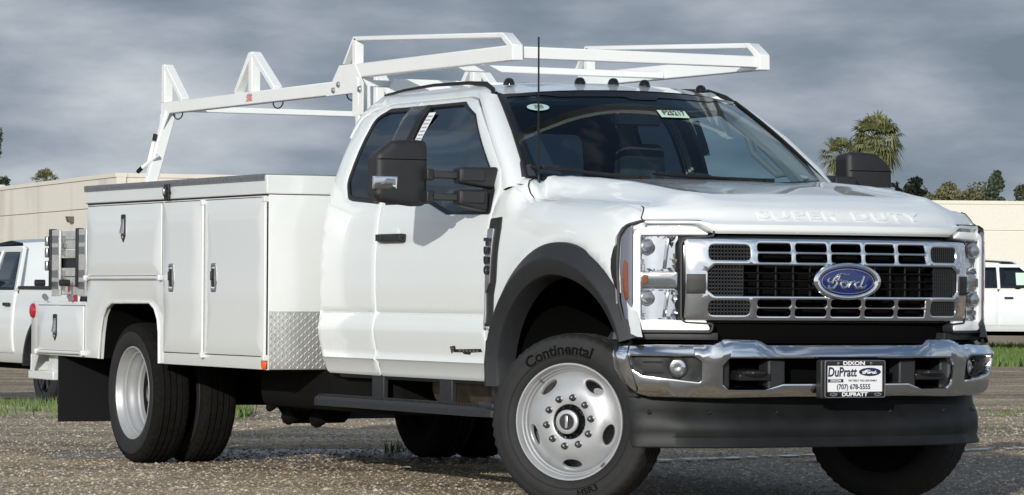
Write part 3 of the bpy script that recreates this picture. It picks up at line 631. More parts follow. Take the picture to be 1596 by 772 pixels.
for sgn in (-1, 1):
    fl = (lambda b: b) if sgn < 0 else (lambda b: b.mirrored())
    fd = fl(panel(MB(), rounded(door_front, [.03, 0, 0, 0, 0, .05, .05, .1, .06, .06, .05, .01, 0, 0, 0, .02]), cabS, OUT, [win_front], sp=.05, rad=.006, thick=.03, vl=VL)).build('front_door', M['paint'], truck)
    rd = fl(panel(MB(), rounded(door_rear, [.01, .1, .05, .05, 0, .1, 0, 0, .02, .02, .03, .04, .02, 0, 0, 0]), cabS, OUT, [win_rear], sp=.05, rad=.006, thick=.03, vl=VL)).build('rear_door', M['paint'], truck)
    offs = lambda d: (lambda u, v: (u, -wcab(v) + d, v))
    # black window surrounds, glass
    def frame(poly, inset, name, par, bx=()):
        fl(panel(MB(), offset(poly if area2(poly) > 0 else poly[::-1], -.004), offs(.006), OUT, [offset(poly if area2(poly) > 0 else poly[::-1], inset)], sp=.07, rad=.003, thick=.02)).build(name, M['trim'], par)
    frame(win_front, .018, 'window_trim', fd); frame(win_rear, .024, 'window_trim', rd)
    fl(panel(MB(), win_front, offs(.012), OUT, sp=.12, rad=0, thick=0)).build('door_glass', M['sideglass'], fd)
    fl(panel(MB(), win_rear, offs(.012), OUT, sp=.12, rad=0, thick=0)).build('quarter_glass', M['privacy'], rd)
    # black pillar cover between the two windows
    fl(panel(MB(), [(-2.05, 1.452), (-1.90, 1.446), (-1.82, 1.60), (-1.80, 1.944), (-2.045, 1.946)], offs(-.004), OUT, sp=.08, rad=.004, thick=.02)).build('pillar_cover', M['gloss'], fd)
    fl(panel(MB(), [(-1.925, 1.446), (-1.895, 1.446), (-1.83, 1.60), (-1.812, 1.944), (-1.84, 1.944)], offs(-.0075), OUT, sp=.08, rad=.002, thick=.003)).build('pillar_seal', M['trim'], fd)
    # white label inside the glass
    fl(panel(MB(), [(-1.70, 1.90), (-1.775, 1.90), (-1.80, 1.72), (-1.725, 1.72)], offs(.010), OUT, sp=.08, rad=0, thick=0)).build('window_label', M['white'], fd)
    lb = MB()
    for i in range(9): panel(lb, [(-1.712 - i * .002, 1.885 - i * .019), (-1.768 - i * .002, 1.885 - i * .019), (-1.769 - i * .002, 1.877 - i * .019), (-1.713 - i * .002, 1.877 - i * .019)], offs(.0085), OUT, sp=.3, rad=0, thick=0)
    fl(lb).build('label_print', mat('grey_print', (.35, .36, .38), .6) if sgn < 0 else bpy.data.materials['grey_print'], fd)
    # mirror sail: black triangle at the front lower corner of the glass
    fl(panel(MB(), rounded([(-.700, 1.372), (-.698, 1.50), (-.790, 1.578), (-.86, 1.45), (-.90, 1.378)], .01), offs(.002), OUT, sp=.08, rad=.004, thick=.02)).build('mirror_sail', M['black'], fd)
    # door handle
    hb = MB(); panel(hb, rounded([(-1.885, 1.243), (-1.60, 1.243), (-1.60, 1.285), (-1.885, 1.285)], .012), offs(-.036), OUT, sp=.05, rad=.014, thick=.018)
    hb.boxm(-1.885, -1.82, -1.012, -.985, 1.248, 1.282).boxm(-1.655, -1.60, -1.012, -.985, 1.248, 1.282)
    fl(hb).build('door_handle', M['black'], fd, bevel=.003)
    fl(panel(MB(), rounded([(-1.80, 1.262), (-1.69, 1.262), (-1.69, 1.312), (-1.80, 1.312)], .03), offs(-.0015), OUT, sp=.05, rad=.0015, thick=0)).build('handle_recess', M['satin'] if False else M['paint'], fd)
    # lock of trim print low on the door: black badge with a hook shape
    bd = MB(); bo = offs(-.002)
    panel(bd, [(-1.083, .728), (-1.02, .733), (-1.02, .716), (-.745, .722), (-.735, .705), (-.86, .700), (-.87, .690), (-.94, .692), (-.95, .700), (-1.06, .699), (-1.075, .690)], bo, OUT, sp=.08, rad=.003, thick=.004)
    fl(bd).build('door_badge', M['gloss'], fd)
    s_ = MB(); panel(s_, [(-1.068, .722), (-1.03, .725), (-1.03, .719), (-1.060, .716), (-1.058, .712), (-1.035, .713), (-1.033, .702), (-1.064, .7015), (-1.064, .7055), (-1.041, .706), (-1.042, .709), (-1.065, .708)], offs(-.0045), OUT, sp=.1, rad=0, thick=0)
    for i in range(6): x_ = -.985 + i * .038; panel(s_, [(x_, .705), (x_ + .026, .706), (x_ + .026, .714), (x_, .713)], offs(-.0045), OUT, sp=.1, rad=0, thick=0)
    fl(s_).build('badge_print', M['satin'], fd)
    # roof rail / A pillar strip of the shell
    strip_o = [(-1.195, 1.966), (-1.34, 2.028), (-1.6, 2.035), (-2.62, 2.035), (-2.625, 1.93), (-2.615, 1.80), (-2.602, 1.80), (-2.575, 1.905), (-2.505, 1.951), (-2.35, 1.974), (-1.42, 1.972), (-1.295, 1.956), (-1.20, 1.945)]
    fl(panel(MB(), strip_o, cabS, OUT, sp=.05, rad=.004, thick=.03)).build('cab_pillar', M['paint'], truck)
    # dark drip moulding along the roof edge
    dm = [(-2.60, -.628, 2.030), (-2.35, -.632, 2.046), (-2.0, -.634, 2.055), (-1.6, -.632, 2.047), (-1.38, -.640, 2.030), (-1.26, -.665, 1.998), (-1.205, -.690, 1.970)]
    fl(MB().tube(dm, [.006, .008, .009, .010, .014, .013, .008], 8)).build('roof_moulding', M['trim'], truck)
    # rocker sill below the doors
    sl = MB(); panel(sl, [(-2.50, .545), (-.66, .545), (-.66, .595), (-2.54, .595)], lambda u, v: (u, -wcab(v) + .012, v), OUT, sp=.1, rad=.006, thick=.15)
    fl(sl).build('rocker_sill', M['flare'], truck)

# roof
def roof_z(x, y):
    k = abs(y) / .632
    return 2.052 - .018 * k ** 2 - .012 * k ** 6 - .055 * ss((x + 1.36) / .40) ** 1.3 - .02 * ss((-2.35 - x) / .30)
rows = []
for i in range(15):
    f_ = i / 14; row = []
    for j in range(17):
        y = -.632 + 1.264 * j / 16
        xf_ = -.985 - .215 * (abs(y) / .66) ** 2.2; x = xf_ + (-2.64 - xf_) * f_
        row.append((x, y, roof_z(x - (xf_ + .985) * (1 - f_), y)))
    rows.append(row)
MB().loft(rows).build('roof', M['paint'], truck)
rb = MB()
for yb in (-.36, -.13, .13, .36): rb.bar((-1.5, yb, 2.047), (-2.55, yb, 2.045), .05, .016)
rb.build('roof_ribs', M['paint'], truck, bevel=.006)
# cab back, floor, interior
cb = MB(); panel(cb, rounded([(-.93, .58), (.93, .58), (.965, 1.30), (.905, 1.55), (.77, 1.90), (.62, 2.03), (-.62, 2.03), (-.77, 1.90), (-.905, 1.55), (-.965, 1.30)], .03), lambda u, v: (-2.635 + .03 * ss((v - 1.5) / .5), u, v), (-1, 0, 0), [rounded([(-.62, 1.42), (.62, 1.42), (.56, 1.86), (-.56, 1.86)], .06)], sp=.15, rad=.006, thick=.03)
cb.build('cab_back', M['paint'], truck)
panel(MB(), rounded([(-.90, .60), (.90, .60), (.93, 1.30), (.87, 1.55), (.74, 1.90), (.60, 1.99), (-.60, 1.99), (-.74, 1.90), (-.87, 1.55), (-.93, 1.30)], .03), lambda u, v: (-2.585 + .03 * ss((v - 1.5) / .5), u, v), (1, 0, 0), [rounded([(-.60, 1.43), (.60, 1.43), (.54, 1.85), (-.54, 1.85)], .06)], sp=.2, rad=.004, thick=.02).build('rear_wall_trim', M['interior'], truck)
panel(MB(), rounded([(-.63, 1.41), (.63, 1.41), (.57, 1.87), (-.57, 1.87)], .06), lambda u, v: (-2.615, u, v), (-1, 0, 0), sp=.3, rad=0, thick=0).build('rear_glass', M['privacy'], truck)
MB().boxm(-2.60, -.30, -.93, .93, .565, .60).build('cab_floor', M['interior'], truck)
MB().boxm(-.62, -.58, -.93, .93, .60, 1.40).build('firewall', M['void'], truck)
hl = MB(); hl.loft([[(x, y, z - .028 - .03 * (abs(y) / .6) ** 2) for y in np.linspace(-.60, .60, 7)] for x, z in ((-1.15, 1.985), (-1.4, 2.025), (-2.55, 2.02))]); hl.build('headliner', M['headliner'], truck)
for s in (-1, 1):
    st = MB(); y0 = s * .44
    panel(st, rounded([(-.27, 0), (.27, 0), (.25, .55), (-.25, .55)], .08), lambda u, v: (-1.56 - .22 * v + .02 * (u / .25) ** 2, y0 + u, .98 + v), (1, 0, 0), sp=.12, rad=.05, thick=.05)
    panel(st, rounded([(-.26, -1.55), (.26, -1.55), (.26, -1.0), (-.26, -1.0)], .08), lambda u, v: (v, y0 + u, 1.0 + .03 * (v + 1.5)), (0, 0, 1), sp=.12, rad=.05, thick=.10)
    so_ = st.build('seat', M['cloth'], truck)
    hr = MB(); panel(hr, rounded([(-.14, 0), (.14, 0), (.12, .20), (-.12, .20)], .05), lambda u, v: (-1.68, y0 + u, 1.57 + v), (1, 0, 0), sp=.08, rad=.04, thick=.06); hr.tube([(-1.70, y0 - .06, 1.48), (-1.70, y0 - .06, 1.6)], .008).tube([(-1.70, y0 + .06, 1.48), (-1.70, y0 + .06, 1.6)], .008)
    hr.build('headrest', M['cloth'], so_)
MB().boxm(-2.5, -2.3, -.75, .75, .95, 1.55).build('rear_bench', M['cloth'], truck, bevel=.06)
ds = MB(); ds.loft([[(x, y, z) for y in np.linspace(-.90, .90, 9)] for x, z in ((-.50, 1.505), (-.65, 1.515), (-.90, 1.49), (-.98, 1.43), (-.98, 1.05), (-.60, .80))]); ds.build('dashboard', M['interior'], truck)
sw = MB(); cen = Vector((-1.06, .44, 1.42)); ax_u = Vector((0, 1, 0)); ax_v = Vector((-.45, 0, .89)).normalized()
sw.tube([cen + (ax_u * math.cos(a) + ax_v * math.sin(a)) * .19 for a in np.linspace(0, 2 * math.pi, 33)[:-1]], .016, 8, True); sw.bar(cen - ax_u * .18, cen + ax_u * .18, .05, .03).bar(cen, cen - ax_v * .18, .05, .03)
sw.build('steering_wheel', M['interior'], truck)
for s in (-1, 1):   # grab handles on the pillars
    MB().tube([(-.78, s * .76, 1.60), (-.83, s * .72, 1.59), (-.98, s * .67, 1.70), (-1.06, s * .68, 1.79)], .017, 8).build('grab_handle', M['headliner'], truck)
MB().box((-.98, 0, 1.86), (.03, .26, .075), rot('Y', .2)).build('rear_view_mirror', M['gloss'], truck, bevel=.012)

# windshield
def wsf(u, v):   # u -1..1 across, v 0..1 up
    k = abs(u)
    b = Vector((-.345 - .205 * k ** 2.2, u * .835, 1.500 + .038 * k ** 2)); t_ = Vector((-.985 - .195 * k ** 2.2, u * .672, 1.990 - .022 * k ** 2))
    p = b.lerp(t_, v); q = 4 * v * (1 - v); return p + Vector((.6, 0, .8)) * .018 * q
WO = (.6, 0, .8); full = [(-1, 0), (1, 0), (1, 1), (-1, 1)]
ws = panel(MB(), full, lambda u, v: wsf(u, v), WO, sp=.09, rad=0, thick=0).build('windshield', M['glass'], truck)
inn = rounded([(-.955, .045), (.955, .045), (.972, .50), (.965, .955), (.72, .962), (.62, .935), (.14, .935), (.10, .905), (-.10, .905), (-.14, .935), (-.62, .935), (-.72, .962), (-.965, .955), (-.972, .50)], .02)
panel(MB(), [(-.999, .001), (.999, .001), (.999, .999), (-.999, .999)], lambda u, v: wsf(u, v) + Vector((.0018, 0, .0024)), WO, [inn], sp=.09, rad=0, thick=0).build('glass_border', M['gloss'], ws)
panel(MB(), inn, lambda u, v: wsf(u, v) - Vector((.0018, 0, .0024)), WO, [rounded([(-.93, .03), (.93, .03), (.97, .5), (.93, .84), (-.93, .84), (-.97, .5)], .03)] if False else [rounded([(-.945, .055), (.945, .055), (.96, .5), (.955, .84), (-.955, .84), (-.96, .5)], .02)], sp=.09, rad=0, thick=0).build('shade_band', glassmat('shade_band_tint', (.35, .45, .5)), ws)
for s in (-1, 1):
    MB().tube([wsf(s * 1.0, v) + Vector((.004, s * .004, .004)) for v in np.linspace(0, 1, 9)], .007, 6).build('windshield_trim', M['trim'], ws)
    MB().tube([wsf(s * .97, v) - Vector((.05, 0, .04)) for v in np.linspace(0, 1, 7)], [.075, .065, .055, .05, .045, .045, .045], 8).build('pillar_trim', M['headliner'] if s > 0 else M['interior'], truck)  # shaded near pillar and lit far one put into the colour
for s in (-1, 1):      # windshield pillars between the door frame and the glass
    dk = [(-.612, 1.480), (-.634, 1.515), (-.695, 1.591), (-.945, 1.771), (-1.195, 1.918), (-1.295, 1.957), (-1.36, 1.972)]
    rows = []
    for k, (x, z) in enumerate(dk):
        D_ = Vector((x, s * (wcab(z) - .001), z)); G_ = wsf(s * 1.012, (-.10, .03, .17, .52, .83, .95, 1.0)[k]); r_ = []
        for q in np.linspace(0, 1, 7): r_.append(D_.lerp(G_, q) + Vector((.35, s * .75, .45)) * .024 * 4 * q * (1 - q))
        rows.append([D_ + Vector((-.01, -s * .03, -.01))] + r_)
    pm = MB().loft(rows); pm.build('windshield_pillar', M['paint'], truck, angle=70)
# stickers on the glass
panel(MB(), [(.035, .70), (.265, .70), (.265, .78), (.035, .78)], lambda u, v: wsf(u, v) + Vector((.004, 0, .005)), WO, sp=.1, rad=0, thick=0).build('stock_sticker', M['sticker'], ws)
textmb('F25217', .046, lambda u, v, w: wsf(.15 + u / .74, .74 + v / .66) + Vector((.007, 0, .009)), bold=.001).build('sticker_text', M['inkblack'], ws, flat=True)
panel(MB(), [(-.80 + .070 * math.cos(a), .80 + .043 * math.sin(a)) for a in np.linspace(0, 6.283, 25)[:-1]], lambda u, v: wsf(u, v) + Vector((.004, 0, .005)), WO, sp=.1, rad=0, thick=0).build('oval_sticker', M['stickerteal'], ws)
cs = MB()
for i in range(7): panel(cs, [(-.825 + i * .008, .775), (-.821 + i * .008, .775), (-.821 + i * .008, .822), (-.825 + i * .008, .822)], lambda u, v: wsf(u, v) + Vector((.007, 0, .009)), WO, sp=.2, rad=0, thick=0)
cs.build('sticker_code', M['inkblack'], ws)
panel(MB(), [(.84, .10), (.90, .085), (.90, .105), (.84, .12)], lambda u, v: wsf(u, v) - Vector((.004, 0, .005)), WO, sp=.2, rad=0, thick=0).build('vin_label', M['white'], ws)
# cowl and wipers
cw = MB(); cw.loft([[(-.30 - .21 * abs(k) ** 2.2 + dx, k * .84, 1.495 + .032 * k * k + dz) for k in np.linspace(-.90, .90, 13)] for dx, dz in ((-.10, .002), (-.03, -.010), (.03, -.02), (.04, -.08))])
cw.build('cowl', M['black'], truck)
for y0, y1 in ((-.30, -.80), (.38, -.16)):
    wp = MB(); k = lambda y, v: wsf(y / .81, v) + Vector((.018, 0, .024))
    wp.tube([k(y0, .02), k((y0 + y1) / 2, .045), k(max(y1, -.74), .075)], [.012, .009, .006], 6)
    wp.tube([k(y0 * .7 + y1 * .3, .03), k(y1, .06), k(max(-.74, y1 + (y1 - y0) * .15), .07)], .007, 6); wp.box(k(y0, .012), (.04, .05, .03)); wp.build('wiper', M['trim'], truck)

for s in (-1, 1):
    cp = MB(); cp.loft([[(-.62, s * .915, 1.50), (-.60, s * .86, 1.545), (-.58, s * .815, 1.540), (-.57, s * .73, 1.526)], [(-.53, s * .915, 1.49), (-.52, s * .86, 1.535), (-.51, s * .825, 1.533), (-.50, s * .75, 1.520)], [(-.46, s * .90, 1.465), (-.45, s * .86, 1.50), (-.44, s * .835, 1.50), (-.43, s * .80, 1.44)], [(-.40, s * .89, 1.40), (-.40, s * .86, 1.42), (-.40, s * .835, 1.42), (-.40, s * .80, 1.40)]])
    co_ = cp.build('cowl_side', M['paint'], truck, angle=80); sm_ = co_.modifiers.new('smooth', 'SUBSURF'); sm_.levels = 2; sm_.render_levels = 2
# ---- nose: plan curve of the front end
xf = pchip([0, .20, .44, .63, .74, .87, .93, .98], [.955, .950, .925, .868, .805, .705, .675, .640])
F_ = (1, 0, 0)
# hood
HR = [(-.012, 1.258, 1.300, .885), (-.001, 1.270, 1.305, .887), (-.002, 1.298, 1.313, .887), (-.040, 1.316, 1.323, .884), (-.098, 1.372, 1.350, .868), (-.165, 1.406, 1.372, .855), (-.27, 1.440, 1.386, .845)]
HB = [(.45, 1.468, 1.396, .838), (.18, 1.500, 1.410, .835), (-.10, 1.524, 1.424, .835), (-.26, 1.536, 1.437, .832), (-.335, 1.540, 1.445, .830)]
HBOW = [.07, .05, .08, .14, .20]
def hood_row(i, nside=15):
    pts = []
    ts = [-1, -.985, -.96, -.93, -.90, -.87, -.84, -.81, -.78, -.75, -.72, -.69, -.6, -.45, -.3, -.15]
    ts = ts + [0] + [-t for t in ts[::-1]]
    for t in ts: pts.append(hood_pt(i, t))
    return pts
def hood_pt(fi, t):
    i0 = int(math.floor(fi)); i1 = min(i0 + 1, len(HR) + len(HB) - 1); g = fi - i0
    def one(i):
        if i < len(HR):
            dx, zc, zs, Y = HR[i]; y = t * Y; x = xf(abs(y)) + dx
            if i >= 4: x = xf(abs(y) * (1 - .06 * (i - 3))) + dx
            a, b = (.625, .70) if i < 3 else ((.46, .80) if i == 3 else ((.50, .845) if i == 4 else ((.56, .845) if i == 5 else (.62, .83))))
        else:
            x0, zc, zs, Y = HB[i - len(HR)]; y = t * Y; q = i - len(HR); x = x0 - HBOW[q] * (abs(y) / .8) ** 2; a, b = ((.66, .805), (.66, .805), (.67, .805), (.70, .815), (.735, .825))[q]
        z = zs + (zc - zs) * (1 - ss((abs(y) - a) / (b - a)))
        if i >= 5: z += (.003, .006, .009)[min(i - 5, 2)] * math.exp(-((abs(y) - a + .01) / .05) ** 2) - .006 * math.exp(-((abs(y) - .45) / .1) ** 2)
        return Vector((x, y, z))
    return one(i0).lerp(one(i1), g)
rows = []
for k in range(len(HR) + len(HB) - 1):
    for q in range(3): rows.append(hood_row(k + q / 3))
rows.append(hood_row(len(HR) + len(HB) - 1))
hb = MB().loft(rows); r0 = hood_row(0); hb.loft([[p + Vector((-.05, 0, .0)) for p in r0], r0])
for e in (0, -1): hb.loft([[r[e] for r in rows], [r[e] + Vector((0, 0, -.04)) for r in rows]])
hood = hb.build('hood', M['paint'], truck, angle=50)
for s in (-1, 1):
    gp = [hood_pt(i, s * 1.0) + Vector((0, s * .0035, .0015)) for i in np.linspace(2.6, 5.4, 14)]; MB().tube(gp, .0024, 6).build('hood_seam', M['void'], hood); gp = [Vector((-.410, s * .872, 1.440)), Vector((-.428, s * .882, 1.462)), Vector((-.458, s * .878, 1.497)), Vector((-.478, s * .862, 1.520)), Vector((-.488, s * .83, 1.533))]
    MB().tube(gp, .0028, 6).build('hood_seam', M['void'], hood)
def hood_text(u, v, w):
    fi = 3.45 + v / .075; p = hood_pt(fi, u / .868); q = hood_pt(fi + .05, u / .868) - hood_pt(fi - .05, u / .868); n_ = Vector((0, 1, 0)).cross(q) * -1; n_.normalize()
    if n_.x < 0: n_ = -n_
    return p + n_ * (w * .85 + .0016)
for wd_, uo in (('SUPER', -.208), ('DUTY', .258)):
    textmb(wd_, .066, lambda u, v, w: hood_text(u + uo, v, w), depth=.0045, bold=.0018, spacing=1.25, w_scale=1.85).build('hood_lettering', M['paint'], hood, angle=20)

# fenders
crest = pchip([-.62, -.535, -.49, -.44, -.30, -.05, .20, .45, .58, .66, .72], [1.545, 1.535, 1.49, 1.448, 1.436, 1.423, 1.410, 1.397, 1.375, 1.338, 1.305])
wside = pchip([.55, .8, .9, 1.0, 1.15, 1.28, 1.36, 1.5], [.985, .990, .983, .983, .983, .973, .960, .93])
def fendS(u, v):
    w = wside(v) - .022 * ss((u - .35) / .45) - .028 * ss((u - .56) / .12)
    c = crest(u); t_ = max(0.0, min(1.0, (c - v) / .15)); roll = 1 - math.sqrt(max(0, 1 - (1 - t_) ** 2.2))
    w_ = w - (w - .842) * roll
    w_ += .012 * math.exp(-((math.hypot(u - .09, v - .6) - .66) / .05) ** 2)
    return (u, -w_, v)
arc = lambda a, b, t0, t1, n_, cx=.09, cz=.60: [(cx + a * math.cos(t), cz + b * math.sin(t)) for t in np.linspace(t0, t1, n_)]
fo = [(-.645, 1.49), (-.614, 1.478), (-.535, 1.502), (-.497, 1.522)] + [(x, crest(x) - .0015) for x in np.linspace(-.49, .68, 24)] + [(.672, 1.300), (.645, 1.275), (.622, 1.20), (.612, 1.05), (.622, .93), (.650, .818)] + arc(.685, .61, R(19), R(160), 26) + [(-.684, .82), (-.684, .90), (-.679, 1.36)]
vent = [(-.674, 1.345), (-.556, 1.352), (-.550, 1.30), (-.576, 1.05), (-.600, .98), (-.605, .83), (-.680, .83), (-.682, .95), (-.677, 1.25)]
pf = panel(MB(), fo, fendS, OUT, sp=.045, rad=.005, thick=.03)
pd_ = panel(MB(), [(min(x, .638) if z < 1.0 else x, z) for x, z in fo], fendS, OUT, sp=.045, rad=.005, thick=.03)
fends = (pf.build('fender', M['paint'], truck, angle=60), pd_.mirrored().build('fender', M['paint'], truck, angle=60))
# inner wheel wells
for s in (-1, 1):
    wl = MB(); wl.loft([[(x, s * y, z) for x, z in arc(.60, .54, R(24), R(192), 22)] for y in (.95, .40)]); wl.prism([(x, s * .40, z) for x, z in arc(.60, .54, R(24), R(192), 22)], (0, s * .01, 0)); wl.build('wheel_well', M['void'], truck)
# flares
for s, fp in ((-1, fends[0]), (1, fends[1])):
    fr = MB(); TT = list(np.linspace(R(18.5), R(168), 34))
    rows = []
    for a, b, w_ in ((.700, .624, .985), (.699, .623, 1.012), (.690, .614, 1.022), (.626, .550, 1.068), (.616, .540, 1.068), (.562, .476, 1.036), (.556, .468, 1.02), (.552, .462, .94)):
        row = []
        for t_ in TT:
            x, z = .09 + a * math.cos(t_), .60 + b * math.sin(t_); x = .09 + (x - .09) * (1 - .07 * ss((x - .2) / .4)); fade = .085 * ss((x - .15) / .55); row.append((x, s * (w_ - fade), z))
        # straight drop behind the wheel
        x0 = row[-1][0]; row += [(x0 - .012, row[-1][1], .66), (x0 - .006, row[-1][1], .60), (x0 + .0, row[-1][1], .55)]
        rows.append(row)
    fr.loft(rows); fr.build('fender_flare', M['flare'], truck, angle=28)
    lo = MB(); panel(lo, [(-.668, .548), (-.55, .548), (-.50, .66), (-.53, .78), (-.60, .80), (-.655, .76)], lambda u, v: (u, -1.003, v), OUT, sp=.08, rad=.008, thick=.05)
    (lo if s < 0 else lo.mirrored()).build('flare_foot', M['flare'], truck)
    # vent with model lettering
    fS = lambda d: (lambda u, v: (u, fendS(max(u, -.68), v)[1] - d, v))
    vb = panel(MB(), rounded(vent, .012), fS(.006), OUT, sp=.05, rad=.005, thick=.015); fl = (lambda b_: b_) if s < 0 else (lambda b_: b_.mirrored())
    vo = fl(vb).build('fender_vent', M['black'], fp)
    fl(panel(MB(), rounded([(-.672, 1.295), (-.608, 1.298), (-.614, 1.16), (-.628, 1.035), (-.664, .99), (-.664, .84), (-.678, .84), (-.678, .95)], .006), fS(.014), OUT, sp=.05, rad=.003, thick=.008)).build('vent_plate', M['satin'], fp)
    tf = plane_fn((-.647, s * 1.003, 1.165), (0, 0, -1), (1, 0, 0)) if s < 0 else plane_fn((-.647, s * 1.003, 1.165), (0, 0, -1), (-1, 0, 0))
    textmb('F550', .062, tf, depth=.004, bold=.003, spacing=1.1, w_scale=1.35).build('vent_lettering', M['gloss'], fp, flat=True)
    MB().tube([(-.672, s * .992, .95), (-.676, s * .994, .88), (-.680, s * .996, .815)], .006, 6).build('vent_blade', M['satin'], fp)

# ---- headlights
lampS = lambda d: (lambda u, v: (xf(min(abs(u), .985)) + d - (.02 * ss((abs(u) - .93) / .05)), -u, v))
clamp_o = rounded([(.640, .822), (.955, .822), (.975, .95), (.982, 1.10), (.978, 1.24), (.955, 1.295), (.90, 1.312), (.690, 1.312), (.634, 1.272), (.634, 1.247), (.745, 1.238), (.758, 1.21), (.758, .885), (.745, .862), (.634, .856)], [.02, .03, .05, 0, .04, .04, .03, .02, .01, .01, .02, .02, .02, .02, .01])
for s in (-1, 1):
    fl = (lambda b: b) if s < 0 else (lambda b: b.mirrored())
    hl_ = fl(panel(MB(), offset(clamp_o if area2(clamp_o) > 0 else clamp_o[::-1], .004), lampS(-.045), F_, sp=.05, rad=0, thick=0)).build('headlight', M['lamphousing'], truck)
    rim_ = panel(MB(), offset(clamp_o if area2(clamp_o) > 0 else clamp_o[::-1], -.006), lampS(-.004), F_, [offset(clamp_o if area2(clamp_o) > 0 else clamp_o[::-1], .003)], sp=.05, rad=.002, thick=.05)
    fl(rim_).build('lamp_bezel', M['black'], hl_)
    # C-shaped light bar
    dr = rounded([(.640, .828), (.905, .828), (.93, .86), (.932, 1.26), (.905, 1.284), (.70, 1.284), (.645, 1.252), (.745, 1.252), (.90, 1.250), (.902, 1.24), (.900, .872), (.66, .872)], [.01, .03, .03, .03, .03, .01, .005, 0, .01, .005, .01, .01])
    fl(panel(MB(), dr, lampS(-.008), F_, sp=.04, rad=.006, thick=.018)).build('light_bar', M['drl'], hl_)
    # chrome outer wing inside the lens
    fl(panel(MB(), rounded([(.935, .84), (.950, .84), (.968, .95), (.974, 1.10), (.970, 1.24), (.950, 1.285), (.936, 1.29)], .01), lampS(-.006), F_, sp=.04, rad=.004, thick=.01)).build('lamp_wing', M['lampwing'], hl_)
    fl(panel(MB(), rounded([(.950, .965), (.960, .958), (.967, 1.0), (.969, 1.09), (.964, 1.14), (.953, 1.13)], .01), lampS(.002), F_, sp=.03, rad=.004, thick=.01)).build('side_marker', M['amber'], hl_)
    # two reflector bowls with facets and bulbs
    for z0, z1 in ((1.092, 1.245), (.878, 1.008)):
        rf = MB(); ny, nz2 = 9, 6; zc, yc = (z0 + z1) / 2, .828
        for iy in range(ny):
            for iz in range(nz2):
                ya, yb = .764 + .128 * iy / ny, .764 + .128 * (iy + 1) / ny; za, zb = z0 + (z1 - z0) * iz / nz2, z0 + (z1 - z0) * (iz + 1) / nz2
                def bowl(y, z): return Vector((xf(y) - .02 - .075 * (1 - ((y - yc) / .066) ** 2 * .8) * (1 - ((z - zc) / (z1 - z0) * 2) ** 2 * .7), -y, z))
                tilt = random.uniform(-.016, .016); tz = random.uniform(-.012, .016); q = [bowl(ya, za), bowl(yb, za), bowl(yb, zb), bowl(ya, zb)]; q = [p + Vector(((tilt if j in (0, 3) else -tilt) + (tz if j < 2 else -tz), 0, 0)) for j, p in enumerate(q)]
                b_ = len(rf.v); rf.v += [tuple(p) for p in q]; rf.f.append((b_, b_ + 1, b_ + 2, b_ + 3))
        fl(rf).build('reflector', M['lampchrome'], hl_, flat=True)
        bl = MB().lathe([(.0, .028), (.035, .030), (.050, .024), (.055, .0)], 16, 'X', (xf(.845) - .07, -.868, zc + .03)); bl.lathe([(-.01, .034), (.01, .036), (.01, .030)], 16, 'X', (xf(.845) - .05, -.868, zc + .03))
        fl(bl).build('bulb', M['satin'], hl_)
        st_ = panel(MB(), [(.800, z0 + .01), (.812, z0 + .01), (.80, z1 - .01), (.788, z1 - .01)], lampS(-.03), F_, sp=.05, rad=.003, thick=.01); panel(st_, [(.84, z0 + .02), (.862, z0 + .06), (.855, z1 - .03), (.835, z1 - .01)], lampS(-.05), F_, sp=.05, rad=.003, thick=.01); fl(st_).build('reflector_blade', M['lampchrome'], hl_)
    ts = rounded([(.764, 1.015), (.895, 1.015), (.912, 1.035), (.912, 1.065), (.895, 1.088), (.764, 1.088)], .008); fl(panel(MB(), ts, lampS(-.016), F_, sp=.03, rad=.006, thick=.02)).build('signal_bezel', M['lampchrome'], hl_)
    rbm = MB()
    for i in range(14): rbm.bar(Vector(lampS(-.008)(.772 + i * .0075, 1.024)), Vector(lampS(-.008)(.772 + i * .0075, 1.079)), .004, .006, (1, 0, 0))
    fl(rbm).build('signal_ribs', M['lens'], hl_)
    fl(panel(MB(), rounded([(.872, 1.03), (.898, 1.03), (.898, 1.072), (.872, 1.072)], .008), lampS(-.006), F_, sp=.03, rad=.004, thick=.008)).build('signal_bulb', M['amber'], hl_)
    fl(panel(MB(), offset(clamp_o if area2(clamp_o) > 0 else clamp_o[::-1], .006), lampS(.004), F_, sp=.05, rad=.006, thick=.0)).build('lamp_lens', M['lens'], hl_)
# black seam under and over the lamps
for s in (-1, 1):
    bs = MB(); panel(bs, [(.60, .785), (.99, .785), (.985, .818), (.60, .818)], lampS(-.03), F_, sp=.06, rad=.003, thick=.05)
    (bs if s < 0 else bs.mirrored()).build('lamp_filler', M['black'], truck)

